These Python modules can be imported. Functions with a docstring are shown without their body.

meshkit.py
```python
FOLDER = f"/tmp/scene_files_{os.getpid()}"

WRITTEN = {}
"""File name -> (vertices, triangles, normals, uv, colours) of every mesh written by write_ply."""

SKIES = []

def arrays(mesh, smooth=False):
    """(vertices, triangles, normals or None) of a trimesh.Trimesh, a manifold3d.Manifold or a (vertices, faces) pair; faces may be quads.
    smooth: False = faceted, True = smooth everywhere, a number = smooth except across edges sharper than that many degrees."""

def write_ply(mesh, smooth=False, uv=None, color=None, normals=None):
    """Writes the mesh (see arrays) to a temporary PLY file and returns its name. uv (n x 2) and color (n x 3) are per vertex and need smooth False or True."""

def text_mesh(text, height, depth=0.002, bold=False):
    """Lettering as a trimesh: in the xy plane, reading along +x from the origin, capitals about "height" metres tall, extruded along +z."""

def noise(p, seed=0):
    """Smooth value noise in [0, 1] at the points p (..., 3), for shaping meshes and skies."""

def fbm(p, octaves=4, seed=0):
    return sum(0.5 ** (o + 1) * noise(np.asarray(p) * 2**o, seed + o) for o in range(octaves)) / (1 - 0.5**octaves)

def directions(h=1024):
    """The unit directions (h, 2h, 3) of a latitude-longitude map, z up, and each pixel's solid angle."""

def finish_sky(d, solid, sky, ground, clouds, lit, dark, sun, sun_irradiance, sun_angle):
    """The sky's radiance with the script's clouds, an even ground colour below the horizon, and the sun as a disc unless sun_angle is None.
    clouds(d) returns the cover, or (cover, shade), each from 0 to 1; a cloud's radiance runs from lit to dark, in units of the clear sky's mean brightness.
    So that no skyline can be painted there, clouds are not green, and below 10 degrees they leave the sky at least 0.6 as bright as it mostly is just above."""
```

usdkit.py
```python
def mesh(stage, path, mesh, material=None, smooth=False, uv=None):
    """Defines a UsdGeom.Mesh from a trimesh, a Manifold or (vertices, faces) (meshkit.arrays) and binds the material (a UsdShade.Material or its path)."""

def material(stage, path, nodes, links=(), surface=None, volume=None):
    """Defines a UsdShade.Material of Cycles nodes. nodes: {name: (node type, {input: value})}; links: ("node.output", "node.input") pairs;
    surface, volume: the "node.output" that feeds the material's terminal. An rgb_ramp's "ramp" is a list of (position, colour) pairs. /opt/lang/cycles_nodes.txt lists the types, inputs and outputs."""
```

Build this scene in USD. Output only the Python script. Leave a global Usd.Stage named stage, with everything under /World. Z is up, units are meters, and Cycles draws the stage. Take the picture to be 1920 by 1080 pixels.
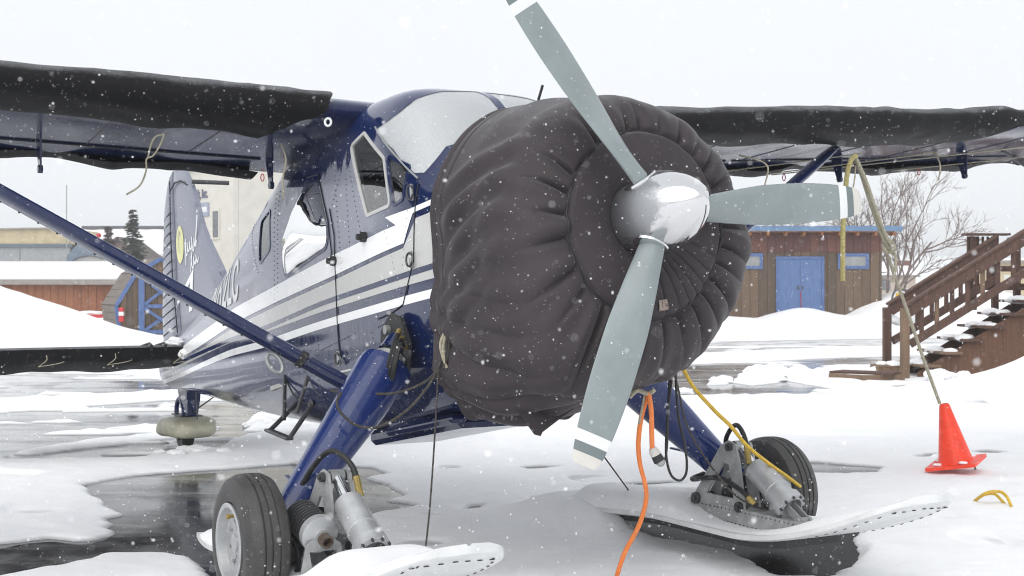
import math, random
import numpy as np, trimesh, usdkit, meshkit
import manifold3d as m3
from scipy import ndimage
from scipy.interpolate import RegularGridInterpolator, PchipInterpolator
from shapely.geometry import Polygon, LineString, Point
from shapely import affinity
from pxr import Usd, UsdGeom, UsdLux, UsdShade, Sdf, Gf, Vt

rng = np.random.default_rng(7)
random.seed(7)
stage = Usd.Stage.CreateInMemory()
UsdGeom.SetStageUpAxis(stage, UsdGeom.Tokens.z)
UsdGeom.SetStageMetersPerUnit(stage, 1.0)
world = UsdGeom.Xform.Define(stage, '/World')
stage.SetDefaultPrim(world.GetPrim())
UsdGeom.Scope.Define(stage, '/World/Looks')
MAT = usdkit.material

# ------------------------------------------------------------------ camera
CAMZ, FPX = 1.60, 2500.0                       # eye height; focal length in photograph pixels (1920 wide)
cam = UsdGeom.Camera.Define(stage, '/World/camera')
cam.AddTranslateOp().Set(Gf.Vec3d(0, 0, CAMZ))
cam.AddRotateXYZOp().Set(Gf.Vec3f(90, 0, 0))
cam.CreateHorizontalApertureAttr(36.0)
cam.CreateVerticalApertureAttr(20.25)
cam.CreateFocalLengthAttr(36.0 * FPX / 1920)
cam.CreateFStopAttr(8.0)
cam.CreateFocusDistanceAttr(6.9)
cam.CreateClippingRangeAttr(Gf.Vec2f(0.05, 3000))
cam.CreateExposureAttr(0.34)

# ------------------------------------------------------------------ sky: thick even snow cloud, and the faint sun behind it
SUN_EL, SUN_AZ = math.radians(38), math.radians(-150)
sun_dir = np.array([math.sin(SUN_AZ) * math.cos(SUN_EL), math.cos(SUN_AZ) * math.cos(SUN_EL), math.sin(SUN_EL)])
SKY_STRENGTH = 0.1
MAT(stage, '/World/Looks/sky_look', {
    'tc': ('texture_coordinate', {}),
    'sky': ('sky_texture', {'sky_type': 'single_scattering', 'sun_disc': False, 'sun_elevation': SUN_EL, 'sun_rotation': SUN_AZ}),
    'n': ('noise_texture', {'scale': 1.6, 'detail': 4.0, 'roughness': 0.55}),
    'r': ('rgb_ramp', {'ramp': [(0.25, (7.55, 7.75, 8.05)), (0.75, (8.05, 8.25, 8.5))]}),
    'm': ('mix', {'fac': 0.97}),
    'b': ('background_shader', {'strength': SKY_STRENGTH})},
    [('tc.generated', 'n.vector'), ('n.fac', 'r.fac'), ('sky.color', 'm.color1'), ('r.color', 'm.color2'), ('m.color', 'b.color')], surface='b.background')
dome = UsdLux.DomeLight.Define(stage, '/World/sky')
dome.CreateIntensityAttr(1.0)
UsdShade.MaterialBindingAPI.Apply(dome.GetPrim()).Bind(UsdShade.Material.Get(stage, '/World/Looks/sky_look'))
dome.GetPrim().SetCustomDataByKey('kind', 'structure')
sun = UsdLux.DistantLight.Define(stage, '/World/sun')
sun.CreateNormalizeAttr(True)
sun.CreateIntensityAttr(0.40)
sun.CreateAngleAttr(70.0)
sun.CreateColorAttr(Gf.Vec3f(1.0, 0.97, 0.93))
sun.AddRotateXYZOp().Set(Gf.Vec3f(90 - math.degrees(SUN_EL), 0, 180 - math.degrees(SUN_AZ)))

# ------------------------------------------------------------------ places: pixels of the photograph to points, aircraft axes
EYE = np.array([0, 0, CAMZ])
def ray(u, v): return np.array([(u - 960) / FPX, 1.0, (540 - v) / FPX])
def at(u, v, Y): return EYE + ray(u, v) * Y                    # the point seen at (u, v), Y metres ahead
def gp(u, v, z=0.0):                                          # the point seen at (u, v) at height z
    d = ray(u, v); return EYE + d * (z - CAMZ) / d[2]
HEADING, PITCH = math.radians(29.45), math.radians(10.3)
HUB = np.array([.693, 6.31, 1.955])
FH = np.array([math.sin(HEADING), -math.cos(HEADING), 0])
LV = np.array([math.cos(HEADING), math.sin(HEADING), 0])
FV = math.cos(PITCH) * FH + math.sin(PITCH) * np.array([0, 0, 1.0])
UV = np.cross(FV, LV)
GND = HUB * np.array([1, 1, 0])
def B(p):                                                     # aircraft axes (forward, port, up from the propeller hub) to world
    p = np.asarray(p, float); return HUB + p[..., 0:1] * FV + p[..., 1:2] * LV + p[..., 2:3] * UV
def Gr(p):                                                    # level axes under the hub (forward, port, up) to world
    p = np.asarray(p, float); return GND + p[..., 0:1] * FH + p[..., 1:2] * LV + p[..., 2:3] * np.array([0, 0, 1.0])

# ------------------------------------------------------------------ prims
USED, BASE = {}, {'/World': np.zeros(3)}
def numbered(parent, name):
    k = USED.get((parent, name), 0); USED[(parent, name)] = k + 1
    return f'{parent}/{name}' if k == 0 else f'{parent}/{name}_{k:03d}'
def pathof(p): return '/World' if p is None else (p if isinstance(p, str) else str(p.GetPath()))
def keys(prim, label=None, cat=None, group=None, kind=None):
    for k, v in (('label', label), ('category', cat), ('group', group), ('kind', kind)):
        if v: prim.SetCustomDataByKey(k, v)
    return prim
def thing(name, label, cat, loc=(0, 0, 0), group=None, parent=None):
    pp = pathof(parent); path = numbered(pp, name)
    x = UsdGeom.Xform.Define(stage, path)
    loc = np.asarray(loc, float)
    x.AddTranslateOp().Set(Gf.Vec3d(*map(float, loc - BASE[pp])))
    BASE[path] = loc
    return keys(x.GetPrim(), label, cat, group)
def sub(name, parent, loc=None, label=None):                   # a part that has sub-parts
    return thing(name, label, None, BASE[pathof(parent)] if loc is None else loc, parent=parent)
def look(m): return UsdShade.Material.Get(stage, '/World/Looks/' + m)
def arr(mesh): return meshkit.arrays(mesh, False)[:2]
def join(ms):
    V, F, n = [], [], 0
    for m in ms:
        v, f = arr(m); V.append(v); F.append(f + n); n += len(v)
    return trimesh.Trimesh(np.vstack(V), np.vstack(F), process=False)
def creased(v, f, smooth):
    """vertex normals, vertices split where two faces meet at more than smooth degrees"""
    if smooth is False or smooth is None: return v, f, None
    n = np.cross(v[f[:, 1]] - v[f[:, 0]], v[f[:, 2]] - v[f[:, 0]])
    if smooth is True:
        out = np.zeros_like(v)
        for k in range(3):
            for c in range(3): out[:, c] += np.bincount(f[:, k], n[:, c], len(v))
        return v, f, out / np.maximum(np.linalg.norm(out, axis=1, keepdims=True), 1e-20)
    L = np.linalg.norm(n, axis=1, keepdims=True); u = n / np.maximum(L, 1e-20)
    cv = f.ravel(); cf = np.repeat(np.arange(len(f)), 3); o = np.argsort(cv, kind='stable'); sv = cv[o]
    cnt = np.bincount(cv, minlength=len(v)); start = np.r_[0, np.cumsum(cnt)[:-1]]
    cn = n[cf].copy(); dmax = int(cnt.max()); cos = math.cos(math.radians(smooth))
    pos = np.empty(len(cv), int); pos[o] = np.arange(len(cv)) - start[sv]
    for k in range(1, dmax):
        sel = cnt[cv] > k
        if not sel.any(): break
        i = np.nonzero(sel)[0]; j = o[start[cv[i]] + (pos[i] + k) % cnt[cv[i]]]
        ok = (u[cf[i]] * u[cf[j]]).sum(1) > cos
        cn[i[ok]] += n[cf[j[ok]]]
    cn /= np.maximum(np.linalg.norm(cn, axis=1, keepdims=True), 1e-20)
    q = np.round(cn * 200).astype(np.int64) + 512
    key = ((cv.astype(np.int64) * 1024 + q[:, 0]) * 1024 + q[:, 1]) * 1024 + q[:, 2]
    _, first, inv = np.unique(key, return_index=True, return_inverse=True)
    return v[cv[first]], inv.reshape(-1, 3), cn[first]
def obj(name, mesh, m, parent=None, smooth=35, label=None, cat=None, group=None, kind=None):
    if isinstance(mesh, list): mesh = join(mesh)
    pp = pathof(parent); path = numbered(pp, name)
    v, f = arr(mesh)
    base = BASE[pp]
    if pp == '/World' and cat:                                 # a thing of one mesh: its origin at its base
        base = np.array([v[:, 0].mean(), v[:, 1].mean(), v[:, 2].min()])
    v, f, nrm = creased(v, f, smooth)
    g = usdkit.mesh(stage, path, (v - base, f), look(m))
    if nrm is not None:
        g.CreateNormalsAttr(Vt.Vec3fArray.FromNumpy(nrm.astype(np.float32))); g.SetNormalsInterpolation('vertex')
    if pp == '/World' and cat: g.AddTranslateOp().Set(Gf.Vec3d(*map(float, base)))
    BASE[path] = base
    return keys(g.GetPrim(), label, cat, group, kind)

# ------------------------------------------------------------------ shapes
def unit(v): v = np.asarray(v, float); return v / np.linalg.norm(v)
def frame(d):
    d = unit(d); a = np.array([0, 0, 1.0]) if abs(d[2]) < .9 else np.array([1.0, 0, 0])
    s = unit(np.cross(a, d)); return s, np.cross(d, s), d
def box(c, size, axes=None, bev=0.0):
    h = np.asarray(size, float) / 2
    if bev > 0:
        b = min(bev, h.min() * .8)
        p = []
        for s in np.ndindex(2, 2, 2):
            q = (np.array(s) * 2 - 1)
            for k in range(3):
                e = h - b; e[k] = h[k]; p.append(q * e)
        m = trimesh.convex.convex_hull(np.array(p)); v, f = np.array(m.vertices), np.array(m.faces)
    else:
        m = trimesh.creation.box(extents=h * 2); v, f = np.array(m.vertices), np.array(m.faces)
    if axes is not None: v = v @ np.asarray(axes)
    return trimesh.Trimesh(v + np.asarray(c), f, process=False)
def beam(a, b, w, t, up=(0, 0, 1), bev=0.0):                    # a plank from a to b: w across, t along up
    a, b = np.asarray(a, float), np.asarray(b, float); d = unit(b - a)
    s = unit(np.cross(d, up)); u = np.cross(s, d)
    return box((a + b) / 2, (np.linalg.norm(b - a), w, t), [d, s, u], bev)
def spline(p, n=8):
    p = np.asarray(p, float)
    if len(p) < 3: return p
    t = np.r_[0, np.cumsum(np.linalg.norm(np.diff(p, axis=0), axis=1) ** .5)]
    tt = np.unique(np.concatenate([np.linspace(t[i], t[i + 1], n + 1) for i in range(len(t) - 1)]))
    out = np.zeros((len(tt), 3)); m = np.zeros_like(p)
    m[1:-1] = (p[2:] - p[:-2]) / (t[2:] - t[:-2])[:, None]
    m[0] = (p[1] - p[0]) / (t[1] - t[0]); m[-1] = (p[-1] - p[-2]) / (t[-1] - t[-2])
    for j, x in enumerate(tt):
        i = min(max(np.searchsorted(t, x) - 1, 0), len(t) - 2); h = t[i + 1] - t[i]; s = (x - t[i]) / h
        out[j] = (2*s**3-3*s*s+1)*p[i] + (s**3-2*s*s+s)*h*m[i] + (-2*s**3+3*s*s)*p[i+1] + (s**3-s*s)*h*m[i+1]
    return out
def tube(p, r, n=8, cap=True, squash=None):
    p = np.asarray(p, float); k = len(p); r = np.broadcast_to(np.asarray(r, float), (k,))
    T = np.gradient(p, axis=0); T /= np.maximum(np.linalg.norm(T, axis=1), 1e-12)[:, None]
    s, u, _ = frame(T[0]); V = []
    for i in range(k):
        s = unit(s - T[i] * (s @ T[i])); u = np.cross(T[i], s)
        a = np.arange(n) * 2 * math.pi / n
        V.append(p[i] + r[i] * (np.cos(a)[:, None] * s + np.sin(a)[:, None] * u))
    V = np.vstack(V); F = []
    for i in range(k - 1):
        for j in range(n):
            a, b = i * n + j, i * n + (j + 1) % n
            F += [(a, b, b + n), (a, b + n, a + n)]
    if cap:
        c0, c1 = len(V), len(V) + 1; V = np.vstack([V, p[0], p[-1]])
        for j in range(n):
            F += [(c0, (j + 1) % n, j), (c1, (k - 1) * n + j, (k - 1) * n + (j + 1) % n)]
    return trimesh.Trimesh(V, np.array(F), process=False)
def grid_mesh(P, closed_u=False, closed_v=False, flip=False):
    P = np.asarray(P, float); nu, nv = P.shape[:2]
    iu = np.arange(nu if closed_u else nu - 1); iv = np.arange(nv if closed_v else nv - 1)
    a, b = np.meshgrid(iu, iv, indexing='ij'); a1, b1 = (a + 1) % nu, (b + 1) % nv
    q = [x.ravel() for x in (a * nv + b, a1 * nv + b, a1 * nv + b1, a * nv + b1)]
    F = np.vstack([np.stack([q[0], q[1], q[2]], 1), np.stack([q[0], q[2], q[3]], 1)])
    return trimesh.Trimesh(P.reshape(-1, 3), F[:, ::-1] if flip else F, process=False)
def lathe(c, axis, prof, n=32):                                # prof: (distance along axis, radius)
    s, u, d = frame(axis); a = np.arange(n) * 2 * math.pi / n
    P = np.array([[np.asarray(c) + x * d + r * (math.cos(t) * s + math.sin(t) * u) for t in a] for x, r in prof])
    return grid_mesh(P, closed_v=True)
def rod(a, b, r, n=10): return tube([a, b], r, n)
def loft(sections, cap=True):
    P = np.asarray(sections, float); m = grid_mesh(P, closed_v=True)
    if not cap: return m
    V, F, n = np.array(m.vertices), list(map(tuple, m.faces)), P.shape[1]
    k = len(V); V = np.vstack([V, P[0].mean(0), P[-1].mean(0)]); o = (P.shape[0] - 1) * n
    for j in range(n):
        F += [(k, j, (j + 1) % n), (k + 1, o + (j + 1) % n, o + j)]
    return trimesh.Trimesh(V, np.array(F), process=False)
def outward(m):
    v, f = np.array(m.vertices), np.array(m.faces)
    a = v[f]
    if np.einsum('ij,ij->i', a[:, 0], np.cross(a[:, 1], a[:, 2])).sum() < 0: f = f[:, ::-1]
    return trimesh.Trimesh(v, f, process=False)
def man(m):
    m = outward(m)
    r = m3.Manifold(m3.Mesh(np.asarray(m.vertices, np.float32), np.asarray(m.faces, np.uint32)))
    if r.status() != m3.Error.NoError: print('not a solid', r.status())
    return r
def prism(poly, O, ex, ey, ez, depth):                        # polygon (2-D) in the plane ex, ey through O, thick along ez
    poly = poly if isinstance(poly, Polygon) else Polygon(poly)
    m = trimesh.creation.extrude_polygon(poly.buffer(0), depth, engine='earcut')
    v = np.array(m.vertices)
    w = np.asarray(O) + v[:, :1] * np.asarray(ex) + v[:, 1:2] * np.asarray(ey) + v[:, 2:] * np.asarray(ez)
    return outward(trimesh.Trimesh(w, m.faces, process=False))
def lump(c, r, squash=(1, 1, .6), seed=0, sub_=3, amp=.35, freq=2.2):
    m = trimesh.creation.icosphere(sub_, 1.0); v = np.array(m.vertices)
    v = v * (1 + amp * (meshkit.fbm(v * freq + seed * 7.3, 3, seed) - .5) * 2)[:, None]
    return trimesh.Trimesh(v * np.asarray(squash) * r + np.asarray(c), m.faces, process=False)

# ------------------------------------------------------------------ looks
def look_plain(name, col, rough=.6, metal=0.0, var=.12, scale=6.0, bump=0.0, bscale=60.0, coat=0.0, spec=.5, col2=None, stretch=(1, 1, 1), sheen=0.0):
    c = np.array(col, float); d = np.array(col2, float) if col2 is not None else c * (1 - 2 * var); e = c * (1 + var) if col2 is None else c
    nodes = {'g': ('texture_coordinate', {}), 'mp': ('mapping', {'scale': stretch}),
             'n': ('noise_texture', {'scale': scale, 'detail': 4.0, 'roughness': .6}),
             'r': ('rgb_ramp', {'ramp': [(.3, tuple(d)), (.7, tuple(e))]}),
             'p': ('principled_bsdf', {'roughness': rough, 'metallic': metal, 'coat_weight': coat, 'coat_roughness': .04, 'specular_ior_level': spec, 'sheen_weight': sheen})}
    links = [('g.object', 'mp.vector'), ('mp.vector', 'n.vector'), ('n.fac', 'r.fac'), ('r.color', 'p.base_color')]
    if bump > 0:
        nodes['nb'] = ('noise_texture', {'scale': bscale, 'detail': 3.0, 'roughness': .6}); nodes['b'] = ('bump', {'strength': bump, 'distance': .01})
        links += [('mp.vector', 'nb.vector'), ('nb.fac', 'b.height'), ('b.normal', 'p.normal')]
    MAT(stage, '/World/Looks/' + name, nodes, links, surface='p.BSDF')
def look_paint(name, col, rough=.13, drops=.25, frost=.0, coat=.2):       # glossy paint with beads of melt water and a thin wet film
    MAT(stage, '/World/Looks/' + name, {
        'g': ('texture_coordinate', {}),
        'w': ('noise_texture', {'scale': 1.6, 'detail': 5.0, 'roughness': .65}),
        'mp': ('mapping', {'scale': (2.0, 2.0, .5)}),
        'f': ('noise_texture', {'scale': 5.0, 'detail': 6.0, 'roughness': .7}),
        'fr': ('rgb_ramp', {'ramp': [(.5, (0, 0, 0)), (.68, (1, 1, 1))]}),
        'fa': ('math', {'math_type': 'multiply', 'value2': frost}),
        'mx': ('mix', {'color1': tuple(col), 'color2': (.42, .44, .50)}),
        'v': ('voronoi_texture', {'scale': 95.0, 'randomness': 1.0}),
        'vr': ('rgb_ramp', {'ramp': [(.0, (1, 1, 1)), (.28, (0, 0, 0))]}),
        'rr': ('rgb_ramp', {'ramp': [(.35, (rough * .7,) * 3), (.7, (rough * 1.8,) * 3)]}),
        'b0': ('bump', {'strength': .05, 'distance': .02}), 'b': ('bump', {'strength': drops, 'distance': .0016}),
        'p': ('principled_bsdf', {'coat_weight': coat, 'coat_roughness': .05, 'ior': 1.45})},
        [('g.object', 'w.vector'), ('g.object', 'mp.vector'), ('mp.vector', 'f.vector'), ('g.object', 'v.vector'), ('f.fac', 'fr.fac'), ('fr.color', 'fa.value1'), ('fa.value', 'mx.fac'),
         ('mx.color', 'p.base_color'), ('v.distance', 'vr.fac'), ('w.fac', 'rr.fac'), ('rr.color', 'p.roughness'), ('w.fac', 'b0.height'), ('b0.normal', 'b.normal'), ('vr.color', 'b.height'), ('b.normal', 'p.normal')], surface='p.BSDF')
def look_boards(name, c1, c2, width, axis='x', rough=.75):        # boards with grain along z
    look_plain(name, c1, rough, col2=c2, scale=3.0, stretch=(7, 7, .6), bump=.3, bscale=14)

look_paint('navy_paint', (.007, .015, .062), .10, .2, .03, .35)
look_paint('wing_paint', (.007, .014, .058), .10, .3, .02, .0)
look_paint('white_paint', (.86, .87, .88), .25, .15, .0)
look_paint('grey_paint', (.50, .50, .49), .2, .15, .0)
look_paint('leg_paint', (.010, .024, .115), .12, .3, .06)
look_plain('letter_paint', (.62, .63, .64), .3, var=.05)
look_plain('yellow_paint', (.72, .71, .36), .35, var=.1)
look_plain('dark_line', (.012, .013, .02), .5)
look_plain('black_rubber', (.016, .016, .017), .55, var=.25, bump=.15, bscale=90)
look_plain('tyre_rubber', (.060, .057, .055), .5, var=.3, scale=7, bump=.25, bscale=120, col2=(.026, .026, .027))
look_plain('rim_paint', (.42, .43, .44), .38, metal=.35, var=.12)
look_plain('grey_metal', (.36, .37, .37), .42, metal=.55, var=.15, bump=.12, bscale=70)
look_plain('dull_grey', (.33, .34, .34), .55, var=.14, scale=14, bump=.15, bscale=50)
look_plain('dark_metal', (.09, .09, .095), .42, metal=.6, var=.2)
look_plain('bright_metal', (.75, .76, .77), .16, metal=1.0, var=.05)
look_plain('brass', (.40, .30, .10), .45, metal=.6, var=.25)
look_plain('old_bolt', (.14, .105, .085), .6, metal=.4, var=.3, scale=30)
look_plain('rust', (.17, .045, .025), .7, var=.4, scale=14)
look_plain('blade_paint', (.225, .262, .268), .36, var=.06, scale=5, bump=.05, bscale=200)
look_plain('blade_dark', (.16, .19, .195), .38, var=.06)
look_plain('blade_white', (.72, .73, .74), .4, var=.04)
look_plain('blade_tip', (.60, .58, .54), .45, var=.06)
look_plain('cone_orange', (.86, .055, .018), .42, var=.08, scale=9)
look_plain('cord_orange', (.80, .22, .05), .5, var=.1)
look_plain('cord_yellow', (.62, .40, .03), .5, var=.15, scale=40)
look_plain('rope_pale', (.40, .37, .28), .85, var=.2, scale=70, bump=.6, bscale=160)
look_plain('rope_yellow', (.46, .40, .17), .85, var=.2, scale=70, bump=.6, bscale=160)
look_plain('rope_dark', (.055, .05, .045), .85, var=.3, scale=60)
look_plain('strap_red', (.45, .02, .03), .6)
look_plain('ski_white', (.70, .71, .71), .38, var=.06)
look_plain('ski_black', (.02, .02, .021), .3, var=.2)
look_plain('tail_ski_cream', (.47, .46, .35), .45, var=.14, scale=8)
look_plain('seat_cloth', (.06, .065, .06), .8)
look_plain('cabin_trim', (.55, .55, .53), .7)
look_plain('cabin_green', (.03, .05, .045), .6)
look_plain('label_cloth', (.30, .24, .21), .9, var=.35, scale=60)
# chrome spinner
MAT(stage, '/World/Looks/polished_metal', {
    'geo': ('geometry', {}), 'g': ('texture_coordinate', {}), 'off': ('vector_math', {'math_type': 'subtract', 'vector2': tuple(HUB)}), 'dp': ('vector_math', {'math_type': 'dot_product', 'vector2': tuple(LV)}), 'du': ('vector_math', {'math_type': 'dot_product', 'vector2': tuple(UV)}),
    'n': ('noise_texture', {'scale': 11.0, 'detail': 5.0, 'roughness': .65}), 'e1': ('math', {'math_type': 'multiply_add', 'value2': .16, 'value3': -.22}),
    's1': ('math', {'math_type': 'subtract'}), 'm1': ('map_range', {'from_min': -.015, 'from_max': .012, 'clamp': True}), 'u1': ('map_range', {'from_min': .150, 'from_max': .185, 'clamp': True}), 'mx': ('math', {'math_type': 'maximum'}),
    'dr': ('voronoi_texture', {'scale': 210.0}), 'drr': ('rgb_ramp', {'ramp': [(.0, (1,) * 3), (.35, (0,) * 3)]}), 'bs': ('math', {'math_type': 'multiply'}), 'b': ('bump', {'strength': .6, 'distance': .0015}),
    'rr': ('rgb_ramp', {'ramp': [(0, (.10,) * 3), (1, (.42,) * 3)]}), 'cr': ('rgb_ramp', {'ramp': [(0, (.70, .70, .71)), (1, (.40, .41, .43))]}),
    'p': ('principled_bsdf', {'metallic': 1.0})},
    [('geo.position', 'off.vector1'), ('off.vector', 'dp.vector1'), ('off.vector', 'du.vector1'), ('g.object', 'n.vector'), ('g.object', 'dr.vector'), ('n.fac', 'e1.value1'), ('e1.value', 's1.value1'), ('dp.value', 's1.value2'), ('s1.value', 'm1.value'),
     ('du.value', 'u1.value'), ('m1.result', 'mx.value1'), ('u1.result', 'mx.value2'), ('dr.distance', 'drr.fac'), ('drr.color', 'bs.value1'), ('mx.value', 'bs.value2'), ('bs.value', 'b.height'), ('b.normal', 'p.normal'),
     ('mx.value', 'rr.fac'), ('mx.value', 'cr.fac'), ('rr.color', 'p.roughness'), ('cr.color', 'p.base_color')], surface='p.BSDF')
# woven covers: quilted grey-plum engine cover, black wing covers, both dusted with snow where they face up
def look_cloth(name, c1, c2, snow, wscale=900.0, sheen=.10, spec=.35):
    MAT(stage, '/World/Looks/' + name, {
        'g': ('texture_coordinate', {}), 'geo': ('geometry', {}), 'sx': ('separate_xyz', {}),
        'n': ('noise_texture', {'scale': 3.0, 'detail': 5.0, 'roughness': .6}), 'r': ('rgb_ramp', {'ramp': [(.3, c1), (.72, c2)]}),
        'sn': ('noise_texture', {'scale': 170.0, 'detail': 2.0}), 'sn2': ('noise_texture', {'scale': 6.0, 'detail': 3.0}),
        'up': ('map_range', {'from_min': .25, 'from_max': 1.0, 'to_min': -.42, 'to_max': .10, 'clamp': True}),
        'add': ('math', {'math_type': 'add'}), 'add2': ('math', {'math_type': 'multiply_add', 'value2': .35}),
        'sr': ('rgb_ramp', {'ramp': [(.60, (0, 0, 0)), (.80, (1, 1, 1))]}), 'sm': ('math', {'math_type': 'multiply', 'value2': snow}),
        'm': ('mix', {'color2': (.62, .64, .68)}),
        'wn': ('noise_texture', {'scale': wscale, 'detail': 1.0}), 'wb': ('noise_texture', {'scale': 26.0, 'detail': 4.0, 'roughness': .6}),
        'b': ('bump', {'strength': .10, 'distance': .001}), 'b2': ('bump', {'strength': .12, 'distance': .008}),
        'p': ('principled_bsdf', {'roughness': .62, 'sheen_weight': sheen, 'sheen_roughness': .4, 'specular_ior_level': spec})},
        [('g.object', 'n.vector'), ('g.object', 'sn.vector'), ('g.object', 'sn2.vector'), ('g.object', 'wn.vector'), ('g.object', 'wb.vector'), ('geo.normal', 'sx.vector'), ('sx.z', 'up.value'),
         ('n.fac', 'r.fac'), ('up.result', 'add.value1'), ('sn.fac', 'add.value2'), ('sn2.fac', 'add2.value1'), ('add.value', 'add2.value3'), ('add2.value', 'sr.fac'), ('sr.color', 'sm.value1'), ('sm.value', 'm.fac'), ('r.color', 'm.color1'), ('m.color', 'p.base_color'),
         ('wn.fac', 'b.height'), ('wb.fac', 'b2.height'), ('b2.normal', 'b.normal'), ('b.normal', 'p.normal')], surface='p.BSDF')
look_cloth('engine_cloth', (.027, .0215, .0245), (.042, .0335, .038), .10)
look_cloth('wing_cloth', (.005, .005, .006), (.009, .009, .010), .22, sheen=.0, spec=.18)
# glass
def look_glass(name, tint, rough=.02, wet=.0, ior=1.5):
    nodes = {'fr': ('fresnel', {'IOR': ior}), 't': ('transparent_bsdf', {'color': tint}), 'gl': ('glossy_bsdf', {'color': (1, 1, 1), 'roughness': rough}), 'm': ('mix_closure', {})}
    links = [('fr.fac', 'm.fac'), ('t.BSDF', 'm.closure1'), ('gl.BSDF', 'm.closure2')]
    out = 'm.closure'
    if wet > 0:
        nodes |= {'g': ('texture_coordinate', {}), 'mp': ('mapping', {'scale': (1, 1, .45)}), 'v': ('noise_texture', {'scale': 190.0, 'detail': 3.0, 'roughness': .7}), 'n': ('noise_texture', {'scale': 5.0, 'detail': 4.0}),
                  'vr': ('rgb_ramp', {'ramp': [(.36, (.4,) * 3), (.6, (1,) * 3)]}), 'mm': ('math', {'math_type': 'multiply', 'value2': wet}),
                  'b': ('bump', {'strength': .8, 'distance': .003}), 'd': ('diffuse_bsdf', {'color': (.60, .62, .64)}), 'm2': ('mix_closure', {})}
        links += [('g.object', 'mp.vector'), ('mp.vector', 'v.vector'), ('v.fac', 'vr.fac'), ('vr.color', 'mm.value1'), ('mm.value', 'm2.fac'), ('v.fac', 'b.height'), ('b.normal', 'd.normal'), ('b.normal', 'gl.normal'), ('b.normal', 'fr.normal') if False else ('b.normal', 'gl.normal'),
                  ('m.closure', 'm2.closure1'), ('d.BSDF', 'm2.closure2')]
        out = 'm2.closure'
    MAT(stage, '/World/Looks/' + name, nodes, list(dict.fromkeys(links)), surface=out)
look_glass('window_glass', (.80, .86, .84), .02, 0, 3.0)
look_glass('wet_glass', (.9, .92, .92), .12, .85)
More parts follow.
